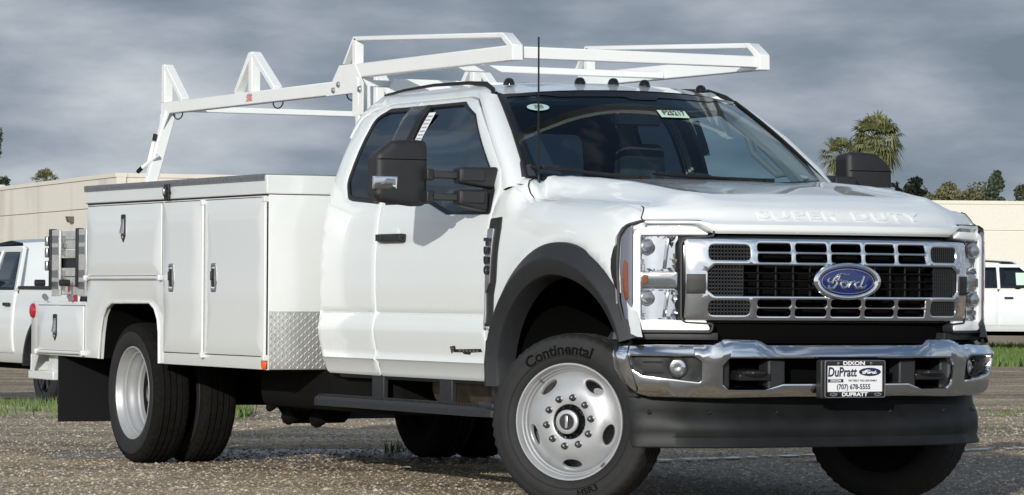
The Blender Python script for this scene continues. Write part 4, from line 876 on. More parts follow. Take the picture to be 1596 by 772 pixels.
# ---- grille
gS = lambda d: (lambda u, v: (xf(abs(u)) + d - .55 * (v - 1.055) ** 2, u, v))
cells = [(-.444, -.284), (-.260, -.102), (-.078, .078), (.102, .260), (.284, .444)]
holes = []
for c0, c1 in cells:
    for z0, z1 in ((1.181, 1.214), (1.134, 1.168), (.934, .966), (.893, .925)): holes.append(rounded([(c0, z0), (c1, z0), (c1, z1), (c0, z1)], .011, 3))
mwin = []
for s in (-1, 1):
    for z0, z1 in ((1.141, 1.206), (.897, .960)):
        q = [(s * .478, z0), (s * .478, z1), (s * .655, z1), (s * .655, z0)]; h = rounded(q if s < 0 else q[::-1], .022, 3); holes.append(h); mwin.append(h)
mid = rounded([(-.662, 1.005), (-.632, .982), (.632, .982), (.662, 1.005), (.662, 1.090), (.632, 1.118), (-.632, 1.118), (-.662, 1.090)], .008, 3); holes.append(mid)
grille = panel(MB(), rounded([(-.735, .872), (.735, .872), (.748, .885), (.748, 1.225), (.735, 1.238), (-.735, 1.238), (-.748, 1.225), (-.748, .885)], .008), gS(.012), F_, holes, sp=.05, rad=.007, thick=.03).build('grille', M['chrome'], truck)
gb = MB(); panel(gb, [(-.76, .83), (.76, .83), (.76, 1.27), (-.76, 1.27)], gS(-.10), F_, sp=.1, rad=0, thick=0); gb.build('radiator_shroud', M['void'], grille)
gbk = MB(); panel(gbk, [(-.755, .862), (.755, .862), (.755, 1.250), (-.755, 1.250)], gS(-.022), F_, [rounded([(-.70, .885), (.70, .885), (.70, 1.225), (-.70, 1.225)], .02)], sp=.06, rad=.004, thick=.05); gbk.build('grille_surround', M['gloss'], grille)
for k in (1, 2, 3):
    z = .982 + .136 * k / 4; b = MB(); b.loft([[(xf(abs(y)) - .018 + dx, y, z + dz) for dx, dz in ((0, -.004), (.006, 0), (0, .004), (-.01, 0), (0, -.004))] for y in np.linspace(-.66, .66, 25)]); b.build('grille_bar', M['gloss'], grille)
for i in range(-6, 7):
    if abs(i) < 2: continue
    y = i * .0855; MB().bar((xf(abs(y)) - .03, y, .985), (xf(abs(y)) - .03, y, 1.115), .006, .008, (1, 0, 0)).build('grille_upright', M['gloss'], grille)
def mesh_patch(y0, y1, z0, z1, ny, nz_, dx):
    b = MB()
    for i in range(ny + 1):
        y = y0 + (y1 - y0) * i / ny; b.bar((xf(abs(y)) + dx, y, z0), (xf(abs(y)) + dx, y, z1), .0055, .006, (1, 0, 0))
    for j in range(nz_ + 1):
        z = z0 + (z1 - z0) * j / nz_; b.bar((xf(abs(y0)) + dx, y0, z), (xf(abs(y1)) + dx, y1, z), .0055, .006)
    return b
for s in (-1, 1):
    for z0, z1 in ((1.140, 1.207), (.896, .961)): mesh_patch(s * .475, s * .658, z0, z1, 13, 4, -.006).build('grille_mesh', M['black'], grille)
    mesh_patch(s * .505, s * .664, .985, 1.116, 12, 8, -.012).build('grille_mesh', M['black'], grille)
    e = MB(); panel(e, [(s * .672, .990), (s * .745, .990), (s * .745, 1.078), (s * .672, 1.078)][::(1 if s > 0 else -1)], gS(.016), F_, sp=.04, rad=.003, thick=.02); e.build('grille_end_cap', M['black'], grille)
hs = MB(); panel(hs, [(-.63, 1.238), (.63, 1.238), (.63, 1.259), (-.63, 1.259)], gS(-.030), F_, sp=.06, rad=.002, thick=.06); hs.build('hood_seal', M['void'], truck)
lw = MB(); panel(lw, [(-.65, .78), (.65, .78), (.65, .872), (-.65, .872)], gS(-.045), F_, sp=.06, rad=.004, thick=.03); lw.build('lower_grille_panel', M['void'], truck)
# emblem
el = lambda a, b, n_=40: [(a * math.cos(t), 1.050 + b * math.sin(t)) for t in np.linspace(0, 2 * math.pi, n_ + 1)[:-1]]
dome = lambda d: (lambda u, v: (.962 + d - .25 * u * u - .35 * (v - 1.05) ** 2, u, v))
em = panel(MB(), el(.182, .087), dome(.018), F_, [el(.142, .060)], sp=.03, rad=.014, thick=.03).build('emblem', M['chrome'], grille)
panel(MB(), el(.1435, .0615), dome(.010), F_, sp=.03, rad=.004, thick=.01).build('emblem_field', M['blue'], em)
panel(MB(), el(.138, .056), dome(.0125), F_, [el(.1345, .0535)], sp=.03, rad=.0, thick=.0).build('emblem_line', M['satin'], em)
# script word, drawn as strokes in a unit box (u right, v up)
SCRIPT = {
 'F': [[(-1.00, .30), (-1.08, .12), (-1.02, -.02), (-.86, .02), (-.74, .30), (-.60, .52), (-.36, .62), (-.10, .56), (.05, .64)], [(-.46, .55), (-.56, .20), (-.66, -.18), (-.80, -.42), (-.98, -.46), (-1.06, -.34), (-.98, -.24)], [(-.72, .08), (-.52, .14), (-.34, .10)]],
 'o': [[(-.22, .06), (-.36, -.02), (-.40, -.24), (-.30, -.40), (-.14, -.36), (-.05, -.16), (-.10, .02), (-.22, .06), (-.18, -.06), (.0, -.08), (.08, -.02)]],
 'r': [[(.10, .06), (.08, -.12), (.02, -.40)], [(.06, -.18), (.16, .0), (.28, .06), (.34, -.02)]],
 'd': [[(.62, -.02), (.50, .04), (.38, -.10), (.36, -.30), (.46, -.42), (.60, -.32), (.70, -.10), (.80, .24), (.86, .46)], [(.72, -.02), (.66, -.26), (.72, -.40), (.86, -.34), (.98, -.18)]]}
def catmull(p, k=5):
    p = [Vector((*q, 0)) for q in p]; o = []
    for i in range(len(p) - 1):
        a, b, c, d = p[max(i - 1, 0)], p[i], p[i + 1], p[min(i + 2, len(p) - 1)]
        for j in range(k):
            t_ = j / k; o.append(.5 * ((2 * b) + (-a + c) * t_ + (2 * a - 5 * b + 4 * c - d) * t_ ** 2 + (-a + 3 * b - 3 * c + d) * t_ ** 3))
    o.append(p[-1]); return o
def script_mb(sx, sy, th, fn):
    mb = MB()
    for ch in SCRIPT.values():
        for stq in ch:
            q = [fn(p.x * sx, p.y * sy) for p in catmull(stq)]; k = len(q); mb.tube(q, [th * (.55 + .45 * math.sin(math.pi * min(1, (i + 2) / (k + 3)))) for i in range(k)], 6)
    return mb
script_mb(.098, .060, .0072, lambda u, v: (.9745 - .25 * u * u, u, 1.046 + v)).build('emblem_script', M['lampchrome'], em)

# ---- bumper: plan polyline (distance from the middle -> x, y)
bp_ = [(0, 1.010), (.20, 1.004), (.41, .975), (.61, .925), (.80, .842), (.93, .752), (.985, .690), (1.012, .645), (1.024, .600)]
bl_ = [0.0]
for i in range(1, len(bp_)): bl_.append(bl_[-1] + math.dist(bp_[i], bp_[i - 1]))
by_ = pchip(bl_, [p[0] for p in bp_]); bx_ = pchip(bl_, [p[1] for p in bp_]); s_of = pchip([p[0] for p in bp_], bl_)
def bumpS(d):
    def f(u, v):
        a = abs(u); y = by_(a); x = bx_(a); e = 1e-3; ty, tx = by_(a + e) - by_(a - e), bx_(a + e) - bx_(a - e); L_ = math.hypot(tx, ty); nx, ny = ty / L_, -tx / L_
        top = .768 + .026 * ss((.70 - a) / .05) * ss((a - .395) / .05)
        k = max(0.0, (v - (top - .055)) / .06); k2 = max(0.0, (.575 - v) / .06)
        dd = d - .045 * k * k - .030 * k2 * k2 - .16 * max(0.0, .725 - v)
        return (x + nx * dd, math.copysign(1, u if u else 1) * (y + ny * dd), v)
    return f
S = s_of
ob_ = [(0, .528), (S(.30), .530), (S(.60), .522), (S(.914), .528), (S(.96), .545), (S(.995), .59), (S(1.016), .66), (S(1.019), .755), (S(1.006), .768), (S(.66), .772), (S(.605), .798), (S(.46), .798), (S(.41), .772), (0, .772)]
outb = ob_ + [(-u, v) for u, v in ob_[::-1][1:-1]]
cen_h = [(0, .594), (S(.335), .594), (S(.42), .567), (S(.585), .567), (S(.61), .59), (S(.612), .672), (S(.585), .704), (0, .704)]
cen_o = rounded(cen_h + [(-u, v) for u, v in cen_h[::-1][1:-1]], .012, 3)
fog_h = lambda sg: rounded([(sg * S(.705), .600), (sg * S(.935), .630), (sg * S(.965), .655), (sg * S(.972), .712), (sg * S(.735), .712), (sg * S(.705), .690)], .012, 3)
bumper = panel(MB(), outb, bumpS(0), F_, [cen_o, fog_h(1), fog_h(-1)], sp=.045, rad=.010, thick=.05).build('front_bumper', M['darkchrome'], truck)
# textured end caps wrapping to the wheel
for s in (-1, 1):
    ec = MB(); panel(ec, rounded([(S(.95), .560), (S(.975), .565), (S(.990), .60), (S(1.010), .70), (S(1.018), .780), (S(.985), .780)], .012), bumpS(-.040 if s < 0 else -.085), OUT, sp=.05, rad=.008, thick=.04)
    (ec.mirrored() if s < 0 else ec).build('bumper_end', M['flare'], bumper)
    fp_ = panel(MB(), offset(fog_h(1) if area2(fog_h(1)) > 0 else fog_h(1)[::-1], -.004), bumpS(-.035), F_, [[(S(.80) + .043 * math.cos(t), .664 + .046 * math.sin(t)) for t in np.linspace(0, 6.283, 25)[:-1]]], sp=.04, rad=.006, thick=.03)
    (fp_ if s > 0 else fp_.mirrored()).build('fog_panel', M['black'], bumper)
    c = Vector(bumpS(-.045)(s * S(.80), .664)); nrm_ = Vector((.87, s * .49, 0)); q = nrm_.to_track_quat('X', 'Z').to_matrix()
    fgl = MB().lathe([(0, .002), (.004, .020), (.0, .036), (-.02, .037)], 24).mapped(lambda x, y, z: c + q @ Vector((x, y, z))); fgm = fgl.build('fog_lamp', M['lampchrome'], bumper)
    MB().lathe([(.010, .002), (.008, .025), (.0, .036)], 24).mapped(lambda x, y, z: c + q @ Vector((x, y, z))).build('fog_lens', M['lens'], bumper)
    MB().lathe([(-.004, .036), (.012, .040), (.012, .047), (-.01, .048)], 24).mapped(lambda x, y, z: c + q @ Vector((x, y, z))).build('fog_ring', M['gloss'], bumper)
    for dz in (.688, .640):
        b = MB(); b.bar(Vector(bumpS(-.030)(s * S(.86), dz)), Vector(bumpS(-.030)(s * S(.935), dz)), .006, .006); b.build('fog_panel_rib', M['gloss'], bumper)
    # tow hook
    hx = .955; hy = s * .463
    th = MB().tube([(hx - .12, hy - .055, .640), (hx - .02, hy - .052, .640), (hx + .012, hy - .025, .640), (hx + .012, hy + .025, .640), (hx - .02, hy + .052, .640), (hx - .12, hy + .055, .640)], .014, 8); th.box((hx - .06, hy, .622), (.10, .16, .03))
    th.build('tow_hook', M['gloss'], bumper, bevel=.004)
    for a_, b_ in ((.555, .605), (.30, .39)):
        x0 = bx_(S(a_)); bk = MB().boxm(x0 - .15, x0 - .06, min(s * a_, s * b_), max(s * a_, s * b_), .57, .70); bk.build('bumper_bracket', M['flare'], bumper, bevel=.01)
bk = MB(); panel(bk, [(-S(.99), .51), (S(.99), .51), (S(.99), .775), (-S(.99), .775)], bumpS(-.16), F_, sp=.1, rad=0, thick=0); bk.build('bumper_backing', M['void'], bumper)
# top filler between bumper and grille
tf_ = MB(); tf_.loft([[Vector(bumpS(d)(u, z)) for u in np.linspace(-S(.99), S(.99), 31)] for d, z in ((-.045, .772), (-.12, .790), (-.2, .80))]); tf_.build('bumper_filler', M['void'], bumper)
# ---- air dam
dx_ = pchip([0, .45, .75, .87, .93, .955], [.885, .862, .775, .705, .640, .56])
damS = lambda u, v: (dx_(min(abs(u), .955)) + .045 * ss((.40 - v) / .03) * (1 if v < .36 else .0) * 0 + .020 * ss((.342 - v) / .012) - .05 * ss((v - .42) / .1) + .016 * ss((.425 - v) / .012) * ss((.84 - abs(u)) / .12) - .010 * ss((.375 - v) / .01), u, v)
panel(MB(), rounded([(-.930, .306), (.930, .306), (.930, .53), (-.930, .53)], .01), damS, F_, sp=.03, rad=.006, thick=.03).build('air_dam', M['dam'], truck)
for s in (-1, 1):
    for u in (.30, .62, .86):
        MB().lathe([(.010, .001), (.009, .008), (.0, .011)], 10, 'X', (damS(u, .46)[0] - .001, s * u, .462)).build('dam_bolt', M['gloss'], truck)
# ---- licence plate
px_ = 1.030; pl = plane_fn((px_, 0, .613), (0, 1, 0), (0, 0, 1))
plate = MB().boxm(px_ - .004, px_, -.150, .150, .540, .686).build('license_plate', M['white'], truck)
br = MB().boxm(px_ - .05, px_ - .006, -.172, .150, .528, .700); br.build('plate_bracket', M['black'], plate, bevel=.006)
fm = MB(); panel(fm, rounded([(-.156, .534), (.156, .534), (.156, .694), (-.156, .694)], .008), lambda u, v: (px_ + .007, u, v), F_, [[(-.146, .558), (.146, .558), (.146, .675), (-.146, .675)]], sp=.1, rad=.002, thick=.006); fm.build('plate_frame', M['gloss'], plate)
edge = MB(); panel(edge, rounded([(-.159, .531), (.159, .531), (.159, .697), (-.159, .697)], .01), lambda u, v: (px_ + .0062, u, v), F_, [rounded([(-.1555, .5345), (.1555, .5345), (.1555, .6935), (-.1555, .6935)], .008)], sp=.2, rad=.001, thick=.005); edge.build('frame_edge', M['satin'], plate)
def ptext(s_, size, u, v, m_, d=.0025, **k): textmb(s_, size, plane_fn((px_ + d, u, v), (0, 1, 0), (0, 0, 1)), **k).build('plate_lettering', m_, plate, flat=True)
ptext('DIXON', .0235, -.008, .6845, M['white'], .0085, bold=.0009, w_scale=1.5)
ptext('DUPRATT', .0235, -.004, .5455, M['white'], .0085, bold=.0009, w_scale=1.3)
ptext('DuPratt', .058, -.067, .644, M['navy'], bold=.0013, shear=.12, w_scale=.80)
ptext('(707) 678-5555', .031, -.006, .579, M['navy'], bold=.0006, w_scale=.92)
panel(MB(), [(-.140, .600), (-.060, .600), (-.060, .6145), (-.140, .6145)], lambda u, v: (px_ + .002, u, v), F_, sp=.1, rad=0, thick=0).build('plate_print', M['navy'], plate)
ptext('DIXON', .014, -.100, .6072, M['white'], .003, bold=.0004, w_scale=1.2)
ptext('WE TREAT YOU LIKE FAMILY', .0125, .042, .6072, M['navy'], bold=.0002, w_scale=.95)
el2 = lambda a, b, y0, z0: [(y0 + a * math.cos(t), z0 + b * math.sin(t)) for t in np.linspace(0, 2 * math.pi, 33)[:-1]]
panel(MB(), el2(.058, .0185, .080, .646), lambda u, v: (px_ + .002, u, v), F_, sp=.1, rad=0, thick=0).build('plate_print', M['navy'], plate)
script_mb(.036, .014, .0026, lambda u, v: (px_ + .003, .080 + u, .645 + v)).build('plate_script', M['white'], plate)
for u in (-.115, .118):
    panel(MB(), el2(.020, .0075, u, .546), lambda a, v: (px_ + .0085, a, v), F_, sp=.1, rad=0, thick=0).build('plate_print', M['satin'], plate); script_mb(.012, .0055, .0011, lambda a, v: (px_ + .0095, u + a, .546 + v)).build('plate_script', M['gloss'], plate)
for u in (-.090, .082): MB().lathe([(px_ + .010, .001), (px_ + .009, .006), (px_ + .006, .007)], 12, 'X', (0, u, .684)).build('plate_screw', M['satin'], plate)

# ---- wheels
def tyre_mb(n_=110, front=True):
    half = [(.085, .262), (.098, .272), (.108, .296), (.1125, .325), (.111, .352), (.1085, .356), (.108, .360), (.105, .378), (.098, .392), (.086, .3995), (.083, .4005), (.060, .4035), (.0585, .394), (.0505, .394), (.049, .4045), (.024, .405), (.0225, .394), (.0145, .394), (.013, .405)]
    prof = half + [(-a, r) for a, r in half[::-1]]; K = len(prof)
    def rm(i, j, r):
        i2 = i if i < K / 2 else K - 1 - i
        if i2 in (8, 9, 10): return r - (.008 if (j % 2) else 0)
        if i2 in (14, 15, 18): return r - (.003 if ((j + i2) % 3 == 0) else 0)
        return r
    return MB().lathe(prof, n_, 'X', rmod=rm)
def side_text(txt, size, r0, ang0, a0, w_scale=1.0, flip=False, depth=.003, bold=.001, spacing=1.0):
    sg = -1 if flip else 1
    def fn(u, v, w):
        # outward face seen from +x: picture right is +y of the local frame
        t = ang0 - sg * u / r0; r = r0 + sg * v; return (a0 + w, r * math.cos(t), r * math.sin(t))
    return textmb(txt, size, fn, depth=depth, bold=bold, w_scale=w_scale, spacing=spacing)
def disc_holes(n_, r0, hr, ht, ph):
    o = []
    for k in range(n_):
        a = ph + 2 * math.pi * k / n_; c, s_ = math.cos(a), math.sin(a)
        o.append([(c * (r0 + hr * math.cos(t)) - s_ * ht * math.sin(t), s_ * (r0 + hr * math.cos(t)) + c * ht * math.sin(t)) for t in np.linspace(0, 2 * math.pi, 19)[:-1]])
    return o
circ = lambda r, n_=40: [(r * math.cos(t), r * math.sin(t)) for t in np.linspace(0, 2 * math.pi, n_ + 1)[:-1]]
def lug_nut(r, a, ang):
    c = (a, r * math.cos(ang), r * math.sin(ang)); return MB().lathe([(-.005, .0165), (.004, .0165), (.006, .0125), (.022, .0120), (.027, .009), (.029, .0)], 12, 'X', c)
def front_wheel(loc, rz):
    wroot = tyre_mb(); tw = wroot.build('front_wheel', [M['tyre']], truck, angle=30); tw.location = loc; tw.rotation_euler = (0, 0, rz)
    side_text('Continental', .070, .330, R(99), .1095, 1.06, bold=.0022).build('tyre_lettering', M['tyretext'], tw, flat=True)
    side_text('HSR3', .040, .328, R(-72), .1105, 1.2, flip=True).build('tyre_lettering', M['tyretext'], tw, flat=True)
    MB().lathe([(.1115, .303), (.114, .306), (.1115, .309)], 60).build('tyre_ring', M['tyre'], tw)
    rm = MB().lathe([(.080, .262), (.097, .270), (.102, .268), (.102, .262), (.095, .256), (.078, .250), (.074, .244), (.060, .240), (.056, .234), (.03, .226), (-.08, .215), (-.08, .10)], 64)
    df = pchip([.07, .135, .150, .163, .18, .205, .222, .236], [.098, .098, .096, .090, .080, .070, .058, .044])
    panel(rm, circ(.236, 56), lambda u, v: (df(math.hypot(u, v)), u, v), (1, 0, 0), [circ(.080, 32)] + disc_holes(5, .197, .0235, .050, R(-17)), sp=.03, rad=.005, thick=.012)
    rim_ = rm.build('rim', M['rim'], tw, angle=35)
    for k in range(10):
        nu = lug_nut(.1125, .098, R(8) + k * math.pi / 5); nu.build('lug_nut', M['nut'], tw)
    hb_ = MB().lathe([(.02, .082), (.06, .078), (.075, .066), (.095, .056), (.118, .052), (.118, .038)], 36).build('hub', M['gloss'], tw)
    MB().lathe([(.112, .056), (.124, .055), (.127, .050), (.127, .038), (.122, .035)], 36).build('hub_ring', M['rim'], tw)
    MB().lathe([(.120, .040), (.124, .036), (.124, .0)], 30).build('hub_cap', M['black'], tw)
    MB().box((.128, 0, 0), (.006, .016, .060)).build('hub_dial', M['satin'], tw, bevel=.003)
    hn = MB()
    for k in range(12): hn.box((.072, .071 * math.cos(k * .5236), .071 * math.sin(k * .5236)), (.02, .012, .012))
    hn.build('hub_bolts', M['gloss'], tw)
    MB().tube([(.085, -.145, .185), (.105, -.150, .192)], .004, 6).build('valve_stem', mat('brass', (.5, .36, .15), .4, metal=1) if 'brass' not in bpy.data.materials else bpy.data.materials['brass'], tw)
    wt = MB().box((.104, .175, -.190), (.012, .03, .012), rot('X', R(45))); wt.build('wheel_weight', M['lampchrome'], tw, bevel=.003)
    MB().lathe([(-.09, .27), (-.10, .24), (-.09, .21), (-.09, .02)], 40).build('brake_drum', M['chassis'], tw)
    return tw
ST = R(37)
front_wheel((.052, -.875, .402), -(math.pi / 2 - ST))
front_wheel((-.05, .875, .402), math.pi / 2 + R(33))
def rear_wheel(loc, rz, outer):
    tw = tyre_mb().build('rear_wheel', [M['tread_rubber']], truck, angle=30); tw.location = loc; tw.rotation_euler = (0, 0, rz)
    sgn = 1 if outer else -1
    MB().lathe([(.088, .264), (.103, .276), (.111, .298), (.1155, .325), (.114, .350), (.109, .3545)], 90).build('sidewall', M['tyre'], tw)
    if outer:
        rm = MB().lathe([(.080, .262), (.097, .270), (.102, .268), (.102, .262), (.092, .256), (.078, .252), (.070, .246), (.055, .244), (.048, .234), (.020, .232), (.012, .226), (-.02, .224), (-.03, .214), (-.06, .212), (-.085, .204)], 64)
        panel(rm, circ(.206, 48), lambda u, v: (-.095 + .02 * ss((.2 - math.hypot(u, v)) / .05), u, v), (1, 0, 0), [circ(.080, 28)] + disc_holes(5, .190, .02, .045, R(10)), sp=.04, rad=.004, thick=.01)
        rm.build('rim', M['rim'], tw, angle=35)
        for k in range(10): lug_nut(.1125, -.074, k * math.pi / 5).build('lug_nut', M['nut'], tw)
        MB().lathe([(-.10, .078), (-.03, .070), (-.01, .062), (-.008, .0)], 30).build('hub', M['gloss'], tw)
    else:
        MB().lathe([(-.08, .262), (-.09, .22), (.05, .20), (.05, .02)], 40).build('rim', M['chassis'], tw)
    MB().lathe([(-.09, .27), (-.09, .24), (-.05, .22), (-.05, .02)], 40).build('inner_rim', M['chassis'], tw)
WB = -4.88
for s in (-1, 1):
    rear_wheel((WB, s * 1.062, .402), math.pi / 2 * s, True); rear_wheel((WB, s * .775, .402), math.pi / 2 * s, False)

# ---- running gear
ch = MB()
for s in (-1, 1): ch.boxm(-6.45, .55, s * .43 - .04, s * .43 + .04, .55, .74)
for x in (-6.2, -5.5, -4.2, -3.3, -2.4, -1.3, .1): ch.boxm(x - .05, x + .05, -.43, .43, .57, .70)
ch.build('chassis_frame', M['chassis'], truck, bevel=.01)
MB().tube([(WB, -.95, .402), (WB, -.25, .402), (WB, -.16, .402), (WB, .16, .402), (WB, .25, .402), (WB, .95, .402)], [.07, .08, .19, .19, .08, .07], 16).build('rear_axle', M['chassis'], truck)
MB().tube([(0, -.74, .40), (0, -.3, .40), (0, .25, .42), (0, .40, .42), (0, .74, .40)], [.055, .06, .10, .07, .055], 14).build('front_axle', M['chassis'], truck)
MB().tube([(WB + .2, 0, .43), (-2.4, .02, .55), (-1.3, .03, .56)], .055, 12).build('driveshaft', M['chassis'], truck)
MB().boxm(-2.0, -.25, -.28, .28, .42, .75).build('transmission', M['chassis'], truck, bevel=.08)
MB().boxm(-3.75, -2.0, -.86, -.50, .36, .70).build('fuel_tank', M['chassis'], truck, bevel=.06)
MB().tube([(-3.0, .50, .45), (-1.8, .50, .45)], .12, 16).tube([(-1.2, .45, .5), (-1.8, .50, .45)], .05, 10).tube([(-3.0, .5, .45), (-3.9, .55, .5), (-4.6, .6, .65), (-5.2, .75, .5)], .05, 10).build('exhaust_muffler', mat('muffler_steel', (.16, .13, .11), .5, metal=.8, var=.4, vscale=8), truck)
MB().tube([(-.95, -.62, .52), (-1.75, -.62, .52)], .13, 18).build('exhaust_filter', bpy.data.materials['muffler_steel'], truck)
for s in (-1, 1):
    lf = MB().tube([(WB - .75, s * .52, .62), (WB - .3, s * .52, .50), (WB, s * .52, .47), (WB + .3, s * .52, .50), (WB + .75, s * .52, .62)], .035, 6); lf.build('leaf_spring', M['chassis'], truck)
hg = MB()
for i in range(7):
    x = -4.1 + .13 * i; hg.tube([(x - .05, -.62, .33 + .05 * math.sin(i * 2.2)), (x + .05, -.60, .37 + .05 * math.sin(i * 2.2))], .024 + .010 * (i % 3), 8); hg.tube([(x, -.62, .4), (x + .03, -.60, .62)], .014, 6)
hg.build('hose_fittings', M['chassis'], truck, bevel=.01)
fi_ = MB(); fi_.boxm(-4.2, -.75, -.80, .80, .60, .72); fi_.boxm(-6.4, -5.3, -.9, .9, .60, .72); fi_.build('underbody_pan', M['void'], truck)
MB().tube([(-.2, -.42, .50), (.25, -.42, .46), (.25, .42, .46)], .03, 8).boxm(.30, .50, -.45, .45, .40, .60).build('steering_linkage', M['chassis'], truck)

# ---- running boards
for s in (-1, 1):
    fl = (lambda b: b) if s < 0 else (lambda b: b.mirrored())
    rbd = MB(); panel(rbd, rounded([(-2.50, -1.075), (-2.38, -1.095), (-.60, -1.095), (-.46, -1.06), (-.46, -.955), (-2.50, -.955)], [.03, .05, .05, .03, .01, .02]), lambda u, v: (u, v, .452), (0, 0, 1), sp=.12, rad=.018, thick=.030)
    rbo = fl(rbd).build('running_board', M['flare'], truck)
    tr = MB()
    for i in range(58):
        x = -2.42 + i * .032; tr.box((x, -1.052, .456), (.013, .055, .012))
    fl(tr).build('step_tread', M['black'], rbo)
    for x in (-2.02, -1.23, -.66): fl(MB().boxm(x - .07, x + .07, -.93, -.90, .44, .64).boxm(x - .07, x + .07, -.99, -.90, .425, .450)).build('step_bracket', M['flare'], rbo, bevel=.006)
    fl(MB().boxm(-.62, -.44, -1.07, -.95, .436, .474)).build('step_end', M['flare'], rbo, bevel=.015)
    fp2 = MB().boxm(-6.075, -6.06, -1.185, -.50, .195, .60); fl(fp2).build('mud_flap', M['trim'], truck)

# ---- side mirrors
for s in (-1, 1):
    fl = (lambda b: b) if s < 0 else (lambda b: b.mirrored().mapped(lambda x, y, z: (x, y - .11, z)))      # the far mirror is pulled in
    mz = lambda py: 1.405 + (320 - py) * .00302; my = lambda px: -1.237 - (663 - px) * .00345
    mS = lambda u, v: (-.80 - .35 * (u + 1.35) ** 2 * 1.4 - .25 * (v - 1.56) ** 2, u, v)
    allm = rounded([(my(664), mz(322)), (my(640), mz(323)), (my(592), mz(317)), (my(584), mz(306)), (my(585), mz(245)), (my(588), mz(238)), (my(611), mz(218.5)), (my(640), mz(216)), (my(662), mz(217)), (my(665), mz(228))], [.03, .03, .03, .03, .02, .03, .04, .05, .03, .03])
    mh = fl(panel(MB(), allm, mS, F_, sp=.025, rad=.026, thick=.11)).build('side_mirror', M['black'], truck, angle=60)
    fl(panel(MB(), [(my(587.5), mz(249.2)), (my(662), mz(249.2)), (my(662), mz(247.8)), (my(587.5), mz(247.8))], lambda u, v: (mS(u, v)[0] + .0012, u, v), F_, sp=.03, rad=0, thick=0)).build('cap_seam', M['void'], mh)
    shell = [(my(590), mz(240)), (my(612), mz(222)), (my(658), mz(222)), (my(660), mz(317)), (my(594), mz(312)), (my(590), mz(304))]
    fl(panel(MB(), shell, lambda u, v: (-.865, u, v), (-1, 0, 0), sp=.08, rad=.02, thick=.0)).build('mirror_back', M['black'], mh)
    fl(panel(MB(), offset(shell if area2(shell) > 0 else shell[::-1], .012), lambda u, v: (-.925, u, v), (-1, 0, 0), sp=.1, rad=0, thick=0)).build('mirror_glass', M['lampchrome'], mh)
    sg_ = MB(); panel(sg_, rounded([(my(581), mz(296)), (my(615), mz(296)), (my(616), mz(275)), (my(581), mz(275))], .008), lambda u, v: (mS(u, v)[0] + .006 - .9 * max(0, -1.525 - u), u, v), F_, sp=.02, rad=.006, thick=.02)
    fl(sg_).build('mirror_signal', M['lampchrome'], mh)
    fl(panel(MB(), rounded([(my(590), mz(289)), (my(613), mz(289)), (my(611), mz(280)), (my(600), mz(279))], .004), lambda u, v: (mS(u, v)[0] + .009, u, v), F_, sp=.02, rad=.002, thick=.003)).build('signal_inset', M['lamphousing'], mh)
    for z0, z1 in ((1.552, 1.540), (1.447, 1.430)):
        am = MB(); am.bar((-.80, -1.25, z0), (-.765, -1.10, z0 - .004), .055, .036, (0, 0, 1)); am.build if False else None
        fl(am).build('mirror_arm', M['black'], mh, bevel=.006)
        bk_ = MB(); y_in = -.905 if z0 > 1.5 else -.955
        bk_.prism([(-.79, -1.115, z0 - .040), (-.79, -1.115, z0 + .034), (-.80, y_in, z1 + .052), (-.80, y_in, z1 - .055)], (.085, 0, 0))
        (bk_ if s < 0 else bk_.mirrored()).build('mirror_bracket', M['black'], mh, bevel=.012)
        kn = MB().boxm(-.712, -.700, -1.105, -.985, z0 - .030, z0 + .026); (kn if s < 0 else kn.mirrored()).build('bracket_pad', M['flare'], mh, bevel=.004)
        fl(MB().boxm(-.84, -.76, -1.262, -1.225, z0 - .030, z0 + .026)).build('arm_collar', M['black'], mh, bevel=.006)

# ---- clearance lights, antenna
for y, x in ((-.55, -1.31), (-.185, -1.245), (0, -1.235), (.185, -1.245), (.55, -1.31)):
    z = roof_z(x + .05 * abs(y), y) - .004
    cl = MB(); sc_ = lambda k, h: [(x + .027 * k * math.cos(t) * 1.3, y + .028 * k * math.sin(t), z + h) for t in np.linspace(0, 2 * math.pi, 17)]
    cl.loft([sc_(1, 0), sc_(.97, .010), sc_(.72, .026), sc_(.40, .033), sc_(.02, .034)]); cl.build('clearance_light', M['gloss'], truck)
an = MB().tube([(-.50, -.80, 1.50), (-.50, -.80, 1.548)], [.010, .007], 10).tube([(-.50, -.80, 1.54), (-.50, -.803, 1.75), (-.498, -.806, 2.205)], [.0062, .0052, .0048], 6); an.build('antenna', M['trim'], truck)

# ================================================================ service body
BY = 1.190
body_o = [(-6.55, .600), (-6.55, .905), (-6.53, .925), (-5.565, .925), (-5.565, 1.502), (-2.835, 1.502), (-2.835, .577), (-4.378, .580), (-4.383, .76), (-4.40, .83), (-4.45, .89), (-4.53, .923), (-5.13, .923), (-5.22, .895), (-5.28, .84), (-5.315, .75), (-5.345, .590), (-5.42, .592)]
sideB = lambda d: (lambda u, v: (u, -BY - d, v))
sbp = panel(MB(), body_o, sideB(0), OUT, sp=.14, rad=.004, thick=.02)
sb = sbp.build('service_body', M['bodypaint'], truck); sbp.mirrored().build('body_side', M['bodypaint'], sb)
def bp2(mb, name, material, **k):
    mb.build(name, material, sb, **k); mb.mirrored().build(name, material, sb, **k)
